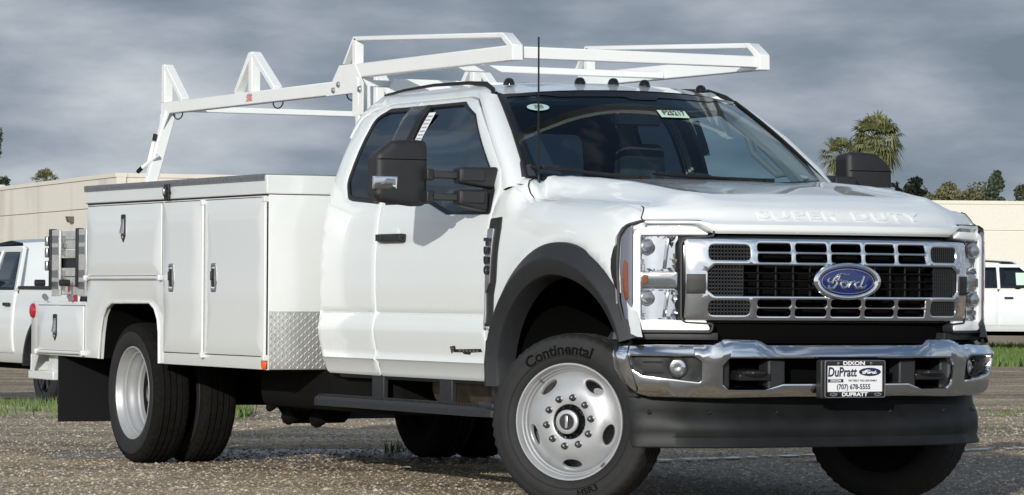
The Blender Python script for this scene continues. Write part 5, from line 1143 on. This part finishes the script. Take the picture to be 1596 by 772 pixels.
# box structure: bulkhead, tops, backs, floor
panel(MB(), [(-BY, .577), (BY, .577), (BY, 1.502), (-BY, 1.502)], lambda u, v: (-2.832, u, v), F_, sp=.3, rad=.004, thick=.02).build('bulkhead', M['bodypaint'], sb)
bx = MB().boxm(-5.56, -2.86, -.62, -.60, .95, 1.50).boxm(-5.56, -5.54, -BY + .01, -.62, .90, 1.50).boxm(-6.54, -5.56, -BY + .01, -.60, .900, .922).boxm(-6.54, -6.52, -BY + .01, -.6, .60, .90)
bp2(bx, 'compartment_wall', M['bodypaint'])
MB().boxm(-6.52, -2.86, -.61, .61, .93, .96).build('bed_floor', M['bodypaint'], sb)
lids = MB().boxm(-5.572, -2.826, -BY - .016, -.60, 1.506, 1.606); bp2(lids, 'compartment_lid', M['bodypaint'], bevel=.006)
MB().boxm(-2.86, -2.824, -.597, .597, 1.506, 1.606).build('bulkhead_cap', M['bodypaint'], sb, bevel=.006)
# dark tread strip along the lid edge
ts_ = MB().boxm(-5.574, -2.852, -BY - .020, -.66, 1.603, 1.612).boxm(-5.574, -2.852, -BY - .0205, -BY - .010, 1.576, 1.606)
for i in range(150):
    x = -5.565 + i * .0181; ts_.box((x, -BY - .0215, 1.594), (.0055, .003, .026), rot('Y', R(38 if i % 2 else -38)))
bp2(ts_, 'tread_strip', M['treaddark'])
# dark strip standing in for the shadow of the lid's overhang
bp2(MB().boxm(-5.562, -2.84, -BY - .002, -BY + .01, 1.498, 1.508), 'lid_shadow_line', M['trim'])
# compartment doors
def cdoor(x0, x1, z0, z1, r=.012):
    return panel(MB(), rounded([(x0, z0), (x1, z0), (x1, z1), (x0, z1)], r, 3), sideB(.010), OUT, sp=.16, rad=.005, thick=.010)
for q in ((-5.545, -4.350, 1.078, 1.488), (-4.318, -3.735, .648, 1.488), (-3.703, -2.868, .648, 1.488), (-6.41, -5.600, .628, .900)): bp2(cdoor(*q), 'compartment_door', M['bodypaint'])
# dark reveal lines around the doors (recessed gap)
for x0, x1, z0, z1 in ((-5.549, -4.346, 1.074, 1.492), (-4.322, -3.731, .644, 1.492), (-3.707, -2.864, .644, 1.492), (-6.414, -5.596, .624, .904)):
    bp2(panel(MB(), [(x0, z0), (x1, z0), (x1, z1), (x0, z1)], sideB(.0015), OUT, [[(x0 + .008, z0 + .008), (x1 - .008, z0 + .008), (x1 - .008, z1 - .008), (x0 + .008, z1 - .008)]], sp=.4, rad=0, thick=0), 'door_seal', M['trim'])
# hinge rods
for p, q in (((-3.719, -BY - .012, .640), (-3.719, -BY - .012, 1.478)), ((-2.850, -BY - .012, .640), (-2.850, -BY - .012, 1.478)), ((-5.545, -BY - .016, 1.066), (-4.350, -BY - .016, 1.066)), ((-6.41, -BY - .014, .618), (-5.60, -BY - .014, .618))):
    h = MB().tube([p, q], .0095, 10)
    for e in (p, q): h.box(e, (.030, .030, .030))
    bp2(h, 'hinge_rod', M['bodypaint'], bevel=.004)
# wheel opening lip
al = [(-4.381, -BY - .004, .582), (-4.386, -BY - .004, .76), (-4.403, -BY - .004, .832), (-4.452, -BY - .004, .892), (-4.53, -BY - .004, .925), (-5.13, -BY - .004, .925), (-5.222, -BY - .004, .897), (-5.283, -BY - .004, .842), (-5.318, -BY - .004, .75), (-5.347, -BY - .004, .592)]
bp2(MB().tube(al, .009, 8), 'arch_lip', M['bodypaint'])
wl = MB(); wl.loft([[(x, y, z) for x, _, z in al] for y in (-BY + .01, -.55)]); bp2(wl, 'wheel_well', M['void'])
for s in (-1, 1): MB().boxm(-5.36, -4.37, min(s * .5, s * .55), max(s * .5, s * .55), .45, .93).build('wheel_well', M['void'], sb)
# latches
def latch_pent(x, z):
    b = MB(); panel(b, rounded([(x - .036, z + .078), (x + .036, z + .078), (x + .036, z - .048), (x, z - .088), (x - .036, z - .048)], [.010, .010, .01, .006, .01]), sideB(.014), OUT, [rounded([(x - .022, z + .052), (x + .022, z + .052), (x + .022, z - .04), (x - .022, z - .04)], .006)], sp=.05, rad=.004, thick=.006); return b
def latch_in(x, z):
    b = MB().boxm(x - .020, x + .020, -BY - .016, -BY - .010, z - .038, z + .050); b.prism([(x - .016, -BY - .017, z + .042), (x + .016, -BY - .017, z + .042), (x + .016, -BY - .030, z - .030), (x - .016, -BY - .030, z - .030)], (0, .012, 0)); return b
for x, z in ((-4.945, 1.355), (-6.09, .770)):
    bp2(latch_pent(x, z), 'door_latch', M['black']); bp2(latch_in(x, z), 'latch_paddle', M['satin'])
    bp2(MB().lathe([(-BY - .022, .008), (-BY - .018, .012), (-BY - .010, .012)], 12, 'Y', (x, 0, z - .055)), 'latch_lock', M['satin'])
def latch_hex(x, z):
    b = MB(); panel(b, rounded([(x - .040, z + .080), (x + .028, z + .080), (x + .046, z + .02), (x + .046, z - .02), (x + .028, z - .080), (x - .040, z - .080)], .012), sideB(.014), OUT, [rounded([(x - .026, z + .058), (x + .016, z + .058), (x + .026, z), (x + .016, z - .058), (x - .026, z - .058)], .006)], sp=.05, rad=.005, thick=.008); return b
for x in (-4.190, -3.565):
    bp2(latch_hex(x, 1.065), 'door_latch', M['satin']); bp2(MB().boxm(x - .022, x + .012, -BY - .017, -BY - .010, 1.015, 1.115).box((x - .004, -BY - .022, 1.075), (.020, .012, .050)), 'latch_paddle', M['black'], bevel=.003)
bp2(MB().boxm(-4.262, -4.192, -BY - .032, -BY - .018, 1.505, 1.590).boxm(-4.245, -4.210, -BY - .044, -BY - .030, 1.520, 1.575).tube([(-4.19, -BY - .035, 1.555), (-4.165, -BY - .040, 1.545)], .008, 6), 'lid_latch', M['black'], bevel=.005)
bp2(MB().boxm(-4.238, -4.216, -BY - .050, -BY - .042, 1.53, 1.565), 'lid_latch_lever', M['satin'], bevel=.003)
# bright tread plate low on the bulkhead
for s in (-1, 1):
    tp = MB().boxm(-2.830, -2.824, -1.186, -.52, .580, .886)
    nr_, nc = 16, 30
    for i in range(nr_):
        for j in range(nc):
            z = .592 + i * .0188; y = -1.176 + j * .022; a = R(48 if (i + j) % 2 else -48)
            c, q = math.cos(a), math.sin(a); h, w2 = .0125, .0042; x = -2.8240
            b_ = len(tp.v)
            for du, dv, dx in ((-h, 0, 0), (0, -w2, 0), (h, 0, 0), (0, w2, 0), (-h * .5, 0, .0045), (h * .5, 0, .0045)): tp.v.append((x + dx, y + du * c - dv * q, z + du * q + dv * c))
            tp.f += [(b_, b_ + 1, b_ + 4), (b_ + 1, b_ + 5, b_ + 4), (b_ + 1, b_ + 2, b_ + 5), (b_ + 2, b_ + 3, b_ + 5), (b_ + 3, b_ + 4, b_ + 5), (b_ + 3, b_, b_ + 4)]
    (tp if s < 0 else tp.mirrored()).build('tread_plate', M['tread'], sb, angle=20)
# marker lamps
ovl = lambda x, z, a, b: [(x + a * math.cos(t), z + b * math.sin(t)) for t in np.linspace(0, 2 * math.pi, 21)[:-1]]
bp2(panel(MB(), ovl(-2.872, .613, .026, .038), sideB(.018), OUT, sp=.02, rad=.014, thick=.012), 'side_marker', M['orange'])
bp2(panel(MB(), ovl(-6.505, .866, .040, .046), sideB(.022), OUT, sp=.02, rad=.018, thick=.016), 'tail_lamp', M['red'])
# rear bumper step and hitch gusset
rbm = MB().boxm(-6.60, -6.15, -BY, BY, .445, .497).boxm(-6.56, -6.545, -BY, BY, .497, .60); rbm.build('rear_bumper', M['bodypaint'], sb, bevel=.006)
gsm = MB().prism([(-6.55, -BY + .002, .60), (-6.44, -BY + .002, .60), (-6.53, -BY + .002, .49), (-6.57, -BY + .002, .49)], (0, .012, 0)).prism([(-6.40, -1.12, .60), (-6.26, -1.12, .60), (-6.26, -1.12, .49), (-6.46, -1.12, .49)], (0, .01, 0)); bp2(gsm, 'bumper_gusset', M['bodypaint'])
# flip-up aluminium gate on the tail deck
gate = group_empty('folding_gate', truck, (0, 0, 0))
GX0, GX1, GZ0, GZ1, GY = -6.255, -5.585, .962, 1.352, -1.165
for z in (GZ0 + .028, GZ0 + .084, GZ0 + .140, GZ0 + .250, GZ0 + .306, GZ0 + .362):
    MB().boxm(GX0 + .03, GX1, GY + .004, GY + .022, z - .026, z + .026).build('slat', M['alu'], gate, bevel=.004)
MB().boxm(GX0 - .02, GX1 + .01, GY + .0225, GY + .03, GZ0 + .170, GZ0 + .222).build('gate_strap', M['black'], gate)
for x0, x1 in ((-6.225, -6.085), (-5.755, -5.625)):
    MB().boxm(x0, x1, GY - .012, GY + .002, GZ0 - .006, GZ1 + .008).build('gate_post', M['alu'], gate, bevel=.004)
    for z in (GZ0 + .06, GZ0 + .13, GZ0 + .27, GZ0 + .34): MB().boxm(x0 + .012, x1 - .012, GY - .015, GY - .0125, z - .022, z + .022).build('post_plate', M['satin'], gate)
for x in (-6.255, -5.787): MB().boxm(x - .016, x + .016, GY - .016, GY + .03, GZ0 + .05, GZ1 + .014).build('gate_channel', M['black'], gate, bevel=.004)
for x, z in ((-6.03, GZ0 + .09), (-6.03, GZ0 + .30), (-5.60, GZ0 + .09), (-5.60, GZ0 + .30)): MB().boxm(x - .006, x + .006, GY - .012, GY + .003, z - .06, z + .06).boxm(x - .006, x + .03, GY - .012, GY + .003, z - .012, z + .012).build('gate_latch', M['treaddark'], gate)
for x in (-6.30, -5.86): MB().tube([(x, GY - .03, GZ0 + .075), (x, GY - .09, GZ0 + .075)], .020, 12).build('gate_knob', M['black'], gate); MB().tube([(x, GY - .03, GZ0 - .005), (x + .09, GY - .05, GZ0 - .02)], .016, 8).build('gate_foot', M['satin'], gate)
for z in (GZ0 + .18, GZ0 + .26, GZ1 - .06): MB().boxm(-6.335, -6.295, GY - .02, GY + .03, z - .03, z + .03).build('gate_bracket', M['satin'], gate, bevel=.006)
MB().boxm(-5.872, -5.850, GY - .035, GY - .030, GZ0 + .02, GZ0 + .065).build('gate_reflector', M['red'], gate)

# ================================================================ ladder rack
rack = group_empty('ladder_rack', truck, (0, 0, 0)); RY = .70
def rp(mb, name, m_=None, **k):
    k.setdefault('bevel', .006); mb.build(name, m_ or M['rackpaint'], rack, **k); mb.mirrored().build(name, m_ or M['rackpaint'], rack, **k)
rp(MB().bar((-5.575, -RY, 2.088), (-2.78, -RY, 2.088), .055, .072), 'rear_rail')
rp(MB().bar((-2.79, -RY, 2.167), (-.945, -RY, 2.160), .055, .075), 'front_rail')
rp(MB().prism([(-3.14, -RY - .031, 2.048), (-2.965, -RY - .031, 2.205), (-2.77, -RY - .031, 2.205), (-2.66, -RY - .031, 2.10), (-2.66, -RY - .031, 1.93), (-2.79, -RY - .031, 1.93), (-2.79, -RY - .031, 2.05)], (0, .005, 0)), 'gusset_plate', bevel=0)
rp(MB().prism([(-2.95, -RY - .02, 2.21), (-2.93, -RY - .02, 2.21), (-2.80, -RY - .02, 2.352), (-2.815, -RY - .02, 2.352)], (0, .04, 0)), 'upright_brace', bevel=.003)
rp(MB().bar((-2.79, -RY, 2.20), (-2.79, -RY, 2.345), .05, .05, (1, 0, 0)), 'upright')
rp(MB().bar((-2.80, -RY, 2.340), (-1.055, -RY, 2.252), .05, .026), 'top_tube')
rp(MB().prism([(-1.085, -RY - .03, 2.262), (-1.03, -RY - .03, 2.262), (-.925, -RY - .03, 2.198), (-.922, -RY - .03, 2.122), (-.985, -RY - .03, 2.122), (-.985, -RY - .03, 2.195)], (0, .06, 0)), 'nose_cap', bevel=.004)
for x, brs in ((-5.54, ((.29, 0),)), (-4.20, ((.33, 0), (-.23, .0)))):
    rp(MB().boxm(x - .026, x + .026, -RY - .028, -RY + .028, 2.12, 2.350), 'upright', bevel=.005)
    for dx, _ in brs: rp(MB().bar((x + math.copysign(.02, dx), -RY, 2.336), (x + dx, -RY, 2.125), .034, .054, (0, 1, 0)), 'upright_brace', bevel=.004)
rp(MB().bar((-5.50, -RY, 2.06), (-5.50, -.83, 1.60), .07, .05, (1, 0, 0)), 'rear_leg')
rp(MB().prism([(-5.575, -RY - .03, 2.055), (-5.44, -RY - .03, 2.055), (-5.47, -RY - .055, 1.96), (-5.53, -RY - .055, 1.96)], (0, .006, 0)), 'leg_gusset', bevel=0)
rp(MB().bar((-2.735, -RY, 2.13), (-2.735, -.68, 1.60), .075, .05, (1, 0, 0)), 'front_leg')
rp(MB().boxm(-2.775, -2.655, -.70, -.52, 1.60, 1.612).boxm(-5.56, -5.44, -.90, -.76, 1.612, 1.622), 'foot_plate', bevel=.002)
for x, z, r in ((-3.03, 2.075, .016), (-2.965, 2.103, .016), (-2.69, 2.065, .020)):
    b = MB().lathe([(-RY - .046, .001), (-RY - .043, r * .8), (-RY - .035, r), (-RY - .03, r)], 12, 'Y', (x, 0, z)); rp(b, 'bolt', M['satin'], bevel=0)
for x, z in ((-.965, 2.163), (-1.93, 2.145), (-5.54, 2.088), (-2.735, 2.10)):
    MB().bar((x, -RY + .03, z), (x, RY - .03, z), .045 if x > -1 else .05, .058 if x > -1 else .035, (0, 0, 1)).build('cross_bar', M['rackpaint'], rack, bevel=.005)
# T-handle by the rear leg, wire loops, warning sticker, cab wind deflector
rp(MB().tube([(-5.50, -.80, 1.88), (-5.50, -.83, 1.76)], .012, 8).tube([(-5.55, -.85, 1.73), (-5.44, -.80, 1.80)], .012, 8), 'clamp_lever', bevel=0)
rp(MB().tube([(-5.50, -.798, 1.89), (-5.50, -.79, 1.93)], .013, 8), 'lever_grip', M['trim'], bevel=0)
rp(MB().tube([(-5.555, -.855, 1.726), (-5.59, -.865, 1.705)], .013, 8), 'lever_grip', M['trim'], bevel=0)
for x in (-3.86, -5.36, -2.86):
    rp(MB().tube([(x + .07 * math.cos(t), -RY, 2.05 - .035 * math.sin(t)) for t in np.linspace(0, math.pi, 9)], .004, 5), 'wire_loop', M['trim'], bevel=0)
stk = MB()
for i in range(6): stk.boxm(-4.255 + .01 * (i % 3), -4.165 - .008 * (i % 2), -RY - .0295, -RY - .0285, 2.070 + i * .0075, 2.074 + i * .0075)
stk.build('warning_sticker', M['inkred'], rack)
MB().prism([(-2.66, -.60, 2.045), (-2.66, -.555, 2.125), (-2.66, .555, 2.125), (-2.66, .60, 2.045)], (.012, 0, 0)).build('wind_deflector', M['rackpaint'], rack, bevel=.003)
# ================================================================ the parked pickups
def make_pickup(label, group):
    root = thing('pickup_truck', label, 'pickup truck', (0, 0, 0), 0, group)
    # origin: on the ground under the rear axle; front towards +x; wheelbase 3.7
    prof = [(-1.02, .62), (-1.04, 1.34), (.95, 1.36), (.95, 1.30), (3.15, 1.30), (3.20, 1.26), (4.35, 1.20), (4.62, 1.12), (4.68, .62), (4.30, .50)]
    arch = lambda cx: [(cx + .52 * math.cos(a), .44 + .52 * math.sin(a)) for a in np.linspace(0.12, math.pi - .12, 12)]
    low = [(4.22, .50)] + arch(3.7) + [(3.18, .48), (.52, .48)] + arch(0.0) + [(-.52, .55)]
    outl = rounded(prof, [0.03, .05, .02, .0, .0, .05, .2, .12, .05, .05], 4) + low
    wid = pchip([.45, .6, .85, 1.05, 1.3, 1.4], [.93, .99, 1.01, 1.0, .97, .95])
    for s in (-1, 1):
        b = MB(); panel(b, outl, lambda u, v: (u, -wid(v) * (1 - 0.05 * ss((u - 4.0) / .7)), v), (0, -1, 0), sp=.12, rad=.02, thick=.05)
        (b if s < 0 else b.mirrored()).build('side_panel', M['paint'], root)
        for cx in (0, 3.7):
            f = MB(); a_ = np.linspace(0.05, math.pi - .05, 16)
            f.loft([[(cx + r_ * math.cos(a), s * w_, .44 + r_ * math.sin(a)) for a in a_] for r_, w_ in ((.60, 1.0), (.57, 1.045), (.52, 1.045), (.51, .80))]); f.build('wheel_flare', M['flare'], root)
        # doors: proud panels with gaps
        for d0, d1 in ((1.03, 1.98), (2.0, 3.08)):
            b = MB(); panel(b, rounded([(d0, .60), (d1, .60), (d1, 1.34), (d0, 1.34)], .05), lambda u, v: (u, -wid(v) - 0.012, v), (0, -1, 0), sp=.15, rad=.012, thick=.02)
            (b if s < 0 else b.mirrored()).build('door', M['paint'], root)
            b = MB().boxm(d0 + .1, d0 + .28, s * 1.03 - .02, s * 1.03 + .02, 1.15, 1.19); b.build('door_handle', M['black'], root, .008)
        # greenhouse windows
        wd = lambda z: .97 - (z - 1.34) * 0.36
        for poly in ([(1.10, 1.37), (1.97, 1.37), (1.97, 1.79), (1.32, 1.79)], [(2.03, 1.37), (3.0, 1.37), (2.62, 1.74), (2.45, 1.79), (2.03, 1.79)]):
            b = MB(); panel(b, rounded(poly, .05), lambda u, v: (u, -wd(v) - .006, v), (0, -1, 0), sp=.2, rad=.004, thick=.004)
            (b if s < 0 else b.mirrored()).build('side_window', M['privacy'], root)
        b = MB().box((2.85, s * 1.22, 1.50), (.10, .22, .30)); b.bar((2.85, s * .95, 1.42), (2.85, s * 1.12, 1.45), .06, .06); b.build('side_mirror', M['black'], root, .03)
        MB().boxm(-1.06, -.93, s * .985 - .04, s * .985 + .025, 1.16, 1.30).build('tail_lamp', M['red'], root, .012)
        MB().boxm(4.45, 4.70, s * .84 - .12, s * .84 + .12, .85, 1.12).build('headlight', M['lamphousing'], root, .03)
        for cx in (0, 3.7):
            w_ = group_empty('wheel', root, (cx, s * .86, .41), 0)
            MB().lathe([(-.11, .25), (-.12, .30), (-.12, .37), (-.09, .405), (.09, .405), (.12, .37), (.12, .30), (.11, .25)], 40, 'Y').build('tyre', M['tyre'], w_)
            b = MB().lathe([(-s * -.10, .255), (-s * -.08, .23), (s * -.02, .22), (s * -.05, .10), (s * .0, .02)], 32, 'Y'); 
            b.build('rim', M['gloss'], w_)
            sp_ = MB()
            for k in range(6):
                a = k * math.pi / 3; sp_.bar((.04 * math.cos(a), s * .075, .04 * math.sin(a)), (.23 * math.cos(a), s * .095, .23 * math.sin(a)), .06, .03, (0, 1, 0))
            sp_.build('spokes', M['darkrim'], w_, .006)
    # cab: pillars and roof
    wd = lambda z: .97 - (z - 1.34) * 0.36
    cab = MB()
    rows = []
    for y in np.linspace(-1, 1, 9):
        k = 1 - 0.5 * abs(y) ** 4
        rows.append([(1.02, y * wd(1.34), 1.34), (1.24, y * wd(1.80), 1.80), (1.34, y * .79, 1.87 + .04 * k), (1.8, y * .78, 1.90 + .05 * k), (2.35, y * .78, 1.87 + .05 * k), (2.48, y * wd(1.80), 1.80 + .02 * k)])
    cab.loft(rows); cab.build('cab_roof', M['paint'], root)
    for s in (-1, 1):
        b = MB()
        for p0, p1, w_ in (((1.0, 1.34), (1.27, 1.82), .12), ((2.0, 1.34), (2.0, 1.82), .06), ((3.12, 1.30), (2.48, 1.82), .09)):
            b.bar((p0[0], s * wd(p0[1]), p0[1]), (p1[0], s * wd(p1[1]), p1[1]), w_, .05, (0, 1, 0))
        b.bar((1.24, s * wd(1.81), 1.82), (2.5, s * wd(1.81), 1.82), .05, .07); b.build('cab_pillar', M['paint'], root, .01)
    MB().loft([[(2.47, y * .80, 1.79 + .02 * (1 - y * y)) for y in np.linspace(-1, 1, 7)], [(3.12 + .1 * 0, y * .95, 1.30) for y in np.linspace(-1, 1, 7)]]).build('windshield', M['privacy'], root)
    MB().loft([[(1.02, -.50, 1.39), (1.02, .50, 1.39)], [(1.195, -.46, 1.775), (1.195, .46, 1.775)]]).build('rear_window', M['gloss'], root)
    MB().loft([[(1.10, y * .92, 1.34) for y in (-1, 1)], [(1.27, y * .80, 1.80) for y in (-1, 1)]]).build('cab_back', M['paint'], root)
    hd = MB(); hd.loft([[(x, y * .93, z + .05 * (1 - y * y)) for y in np.linspace(-1, 1, 9)] for x, z in ((3.1, 1.30), (3.6, 1.28), (4.3, 1.21), (4.58, 1.14), (4.66, 1.02))]); hd.build('hood', M['paint'], root)
    MB().boxm(4.5, 4.69, -.72, .72, .78, 1.06).build('grille', M['gloss'], root, .02)
    MB().boxm(4.45, 4.80, -.98, .98, .48, .72).build('front_bumper', M['black'], root, .04)
    MB().boxm(-1.22, -1.0, -1.0, 1.0, .50, .70).build('rear_bumper', M['black'], root, .04)
    MB().boxm(-1.06, -1.0, -.80, .80, .72, 1.33).build('tailgate', M['paint'], root, .02)
    MB().boxm(-1.0, .93, -.90, -.84, 1.0, 1.33).boxm(-1.0, .93, .84, .90, 1.0, 1.33).boxm(-1.0, .93, -.85, .85, .95, 1.0).boxm(.90, .95, -.9, .9, 1.0, 1.33).build('bed_liner', M['black'], root)
    b = MB()
    for s in (-1, 1): b.boxm(-1.0, .95, s * .93 - .05, s * .93 + .05, 1.345, 1.385)
    b.build('bed_rail_cap', M['black'], root, .01)
    MB().boxm(1.20, 1.30, -.15, .15, 1.90, 1.94).build('brake_light', M['black'], root, .01)
    MB().boxm(-.9, 4.4, -.6, .6, .40, .62).build('chassis', M['chassis'], root)
    MB().boxm(-.6, 4.0, -.93, .93, .55, .62).boxm(1.1, 3.1, -.85, .85, .62, 1.25).build('cab_interior', M['interior'], root)
    panel(MB(), [(2.36, 1.43), (2.78, 1.43), (2.62, 1.68), (2.36, 1.68)], lambda u, v: (u, -(.97 - (v - 1.34) * .36) - .016, v), (0, -1, 0), sp=.2, rad=0, thick=0).build('window_sticker', M['sticker'], root)
    return root
M['darkrim'] = mat('dark_wheel', (0.05, 0.05, 0.055), 0.35, metal=0.8)
pk1 = make_pickup('white pickup with dark windows and black bed rail behind the service body', 'white pickups parked behind the truck')
def place(o, px, D, heading, z):
    """heading: angle from the picture's right-hand direction, away from the viewer"""
    p = at((px - 798) / 5627 * D, D, z); d = RH * math.cos(heading) + FH * math.sin(heading); o.location = p; o.rotation_euler = (0, 0, math.atan2(d.y, d.x))
hd_ = R(116); d = RH * math.cos(hd_) + FH * math.sin(hd_); lf_ = Vector((-d.y, d.x, 0))
p = at((24 - 798) / 5627 * 42, 42, -.33) - d * .98 - lf_ * 1.0      # the gap between cab and bed stands on that line of sight
pk1.location = p; pk1.rotation_euler = (0, 0, math.atan2(d.y, d.x))
pk2 = copy_tree(pk1); pk2['label'] = 'white pickup with a green window sticker parked on the grass verge'
place(pk2, 1392, 74, R(4), -.17)
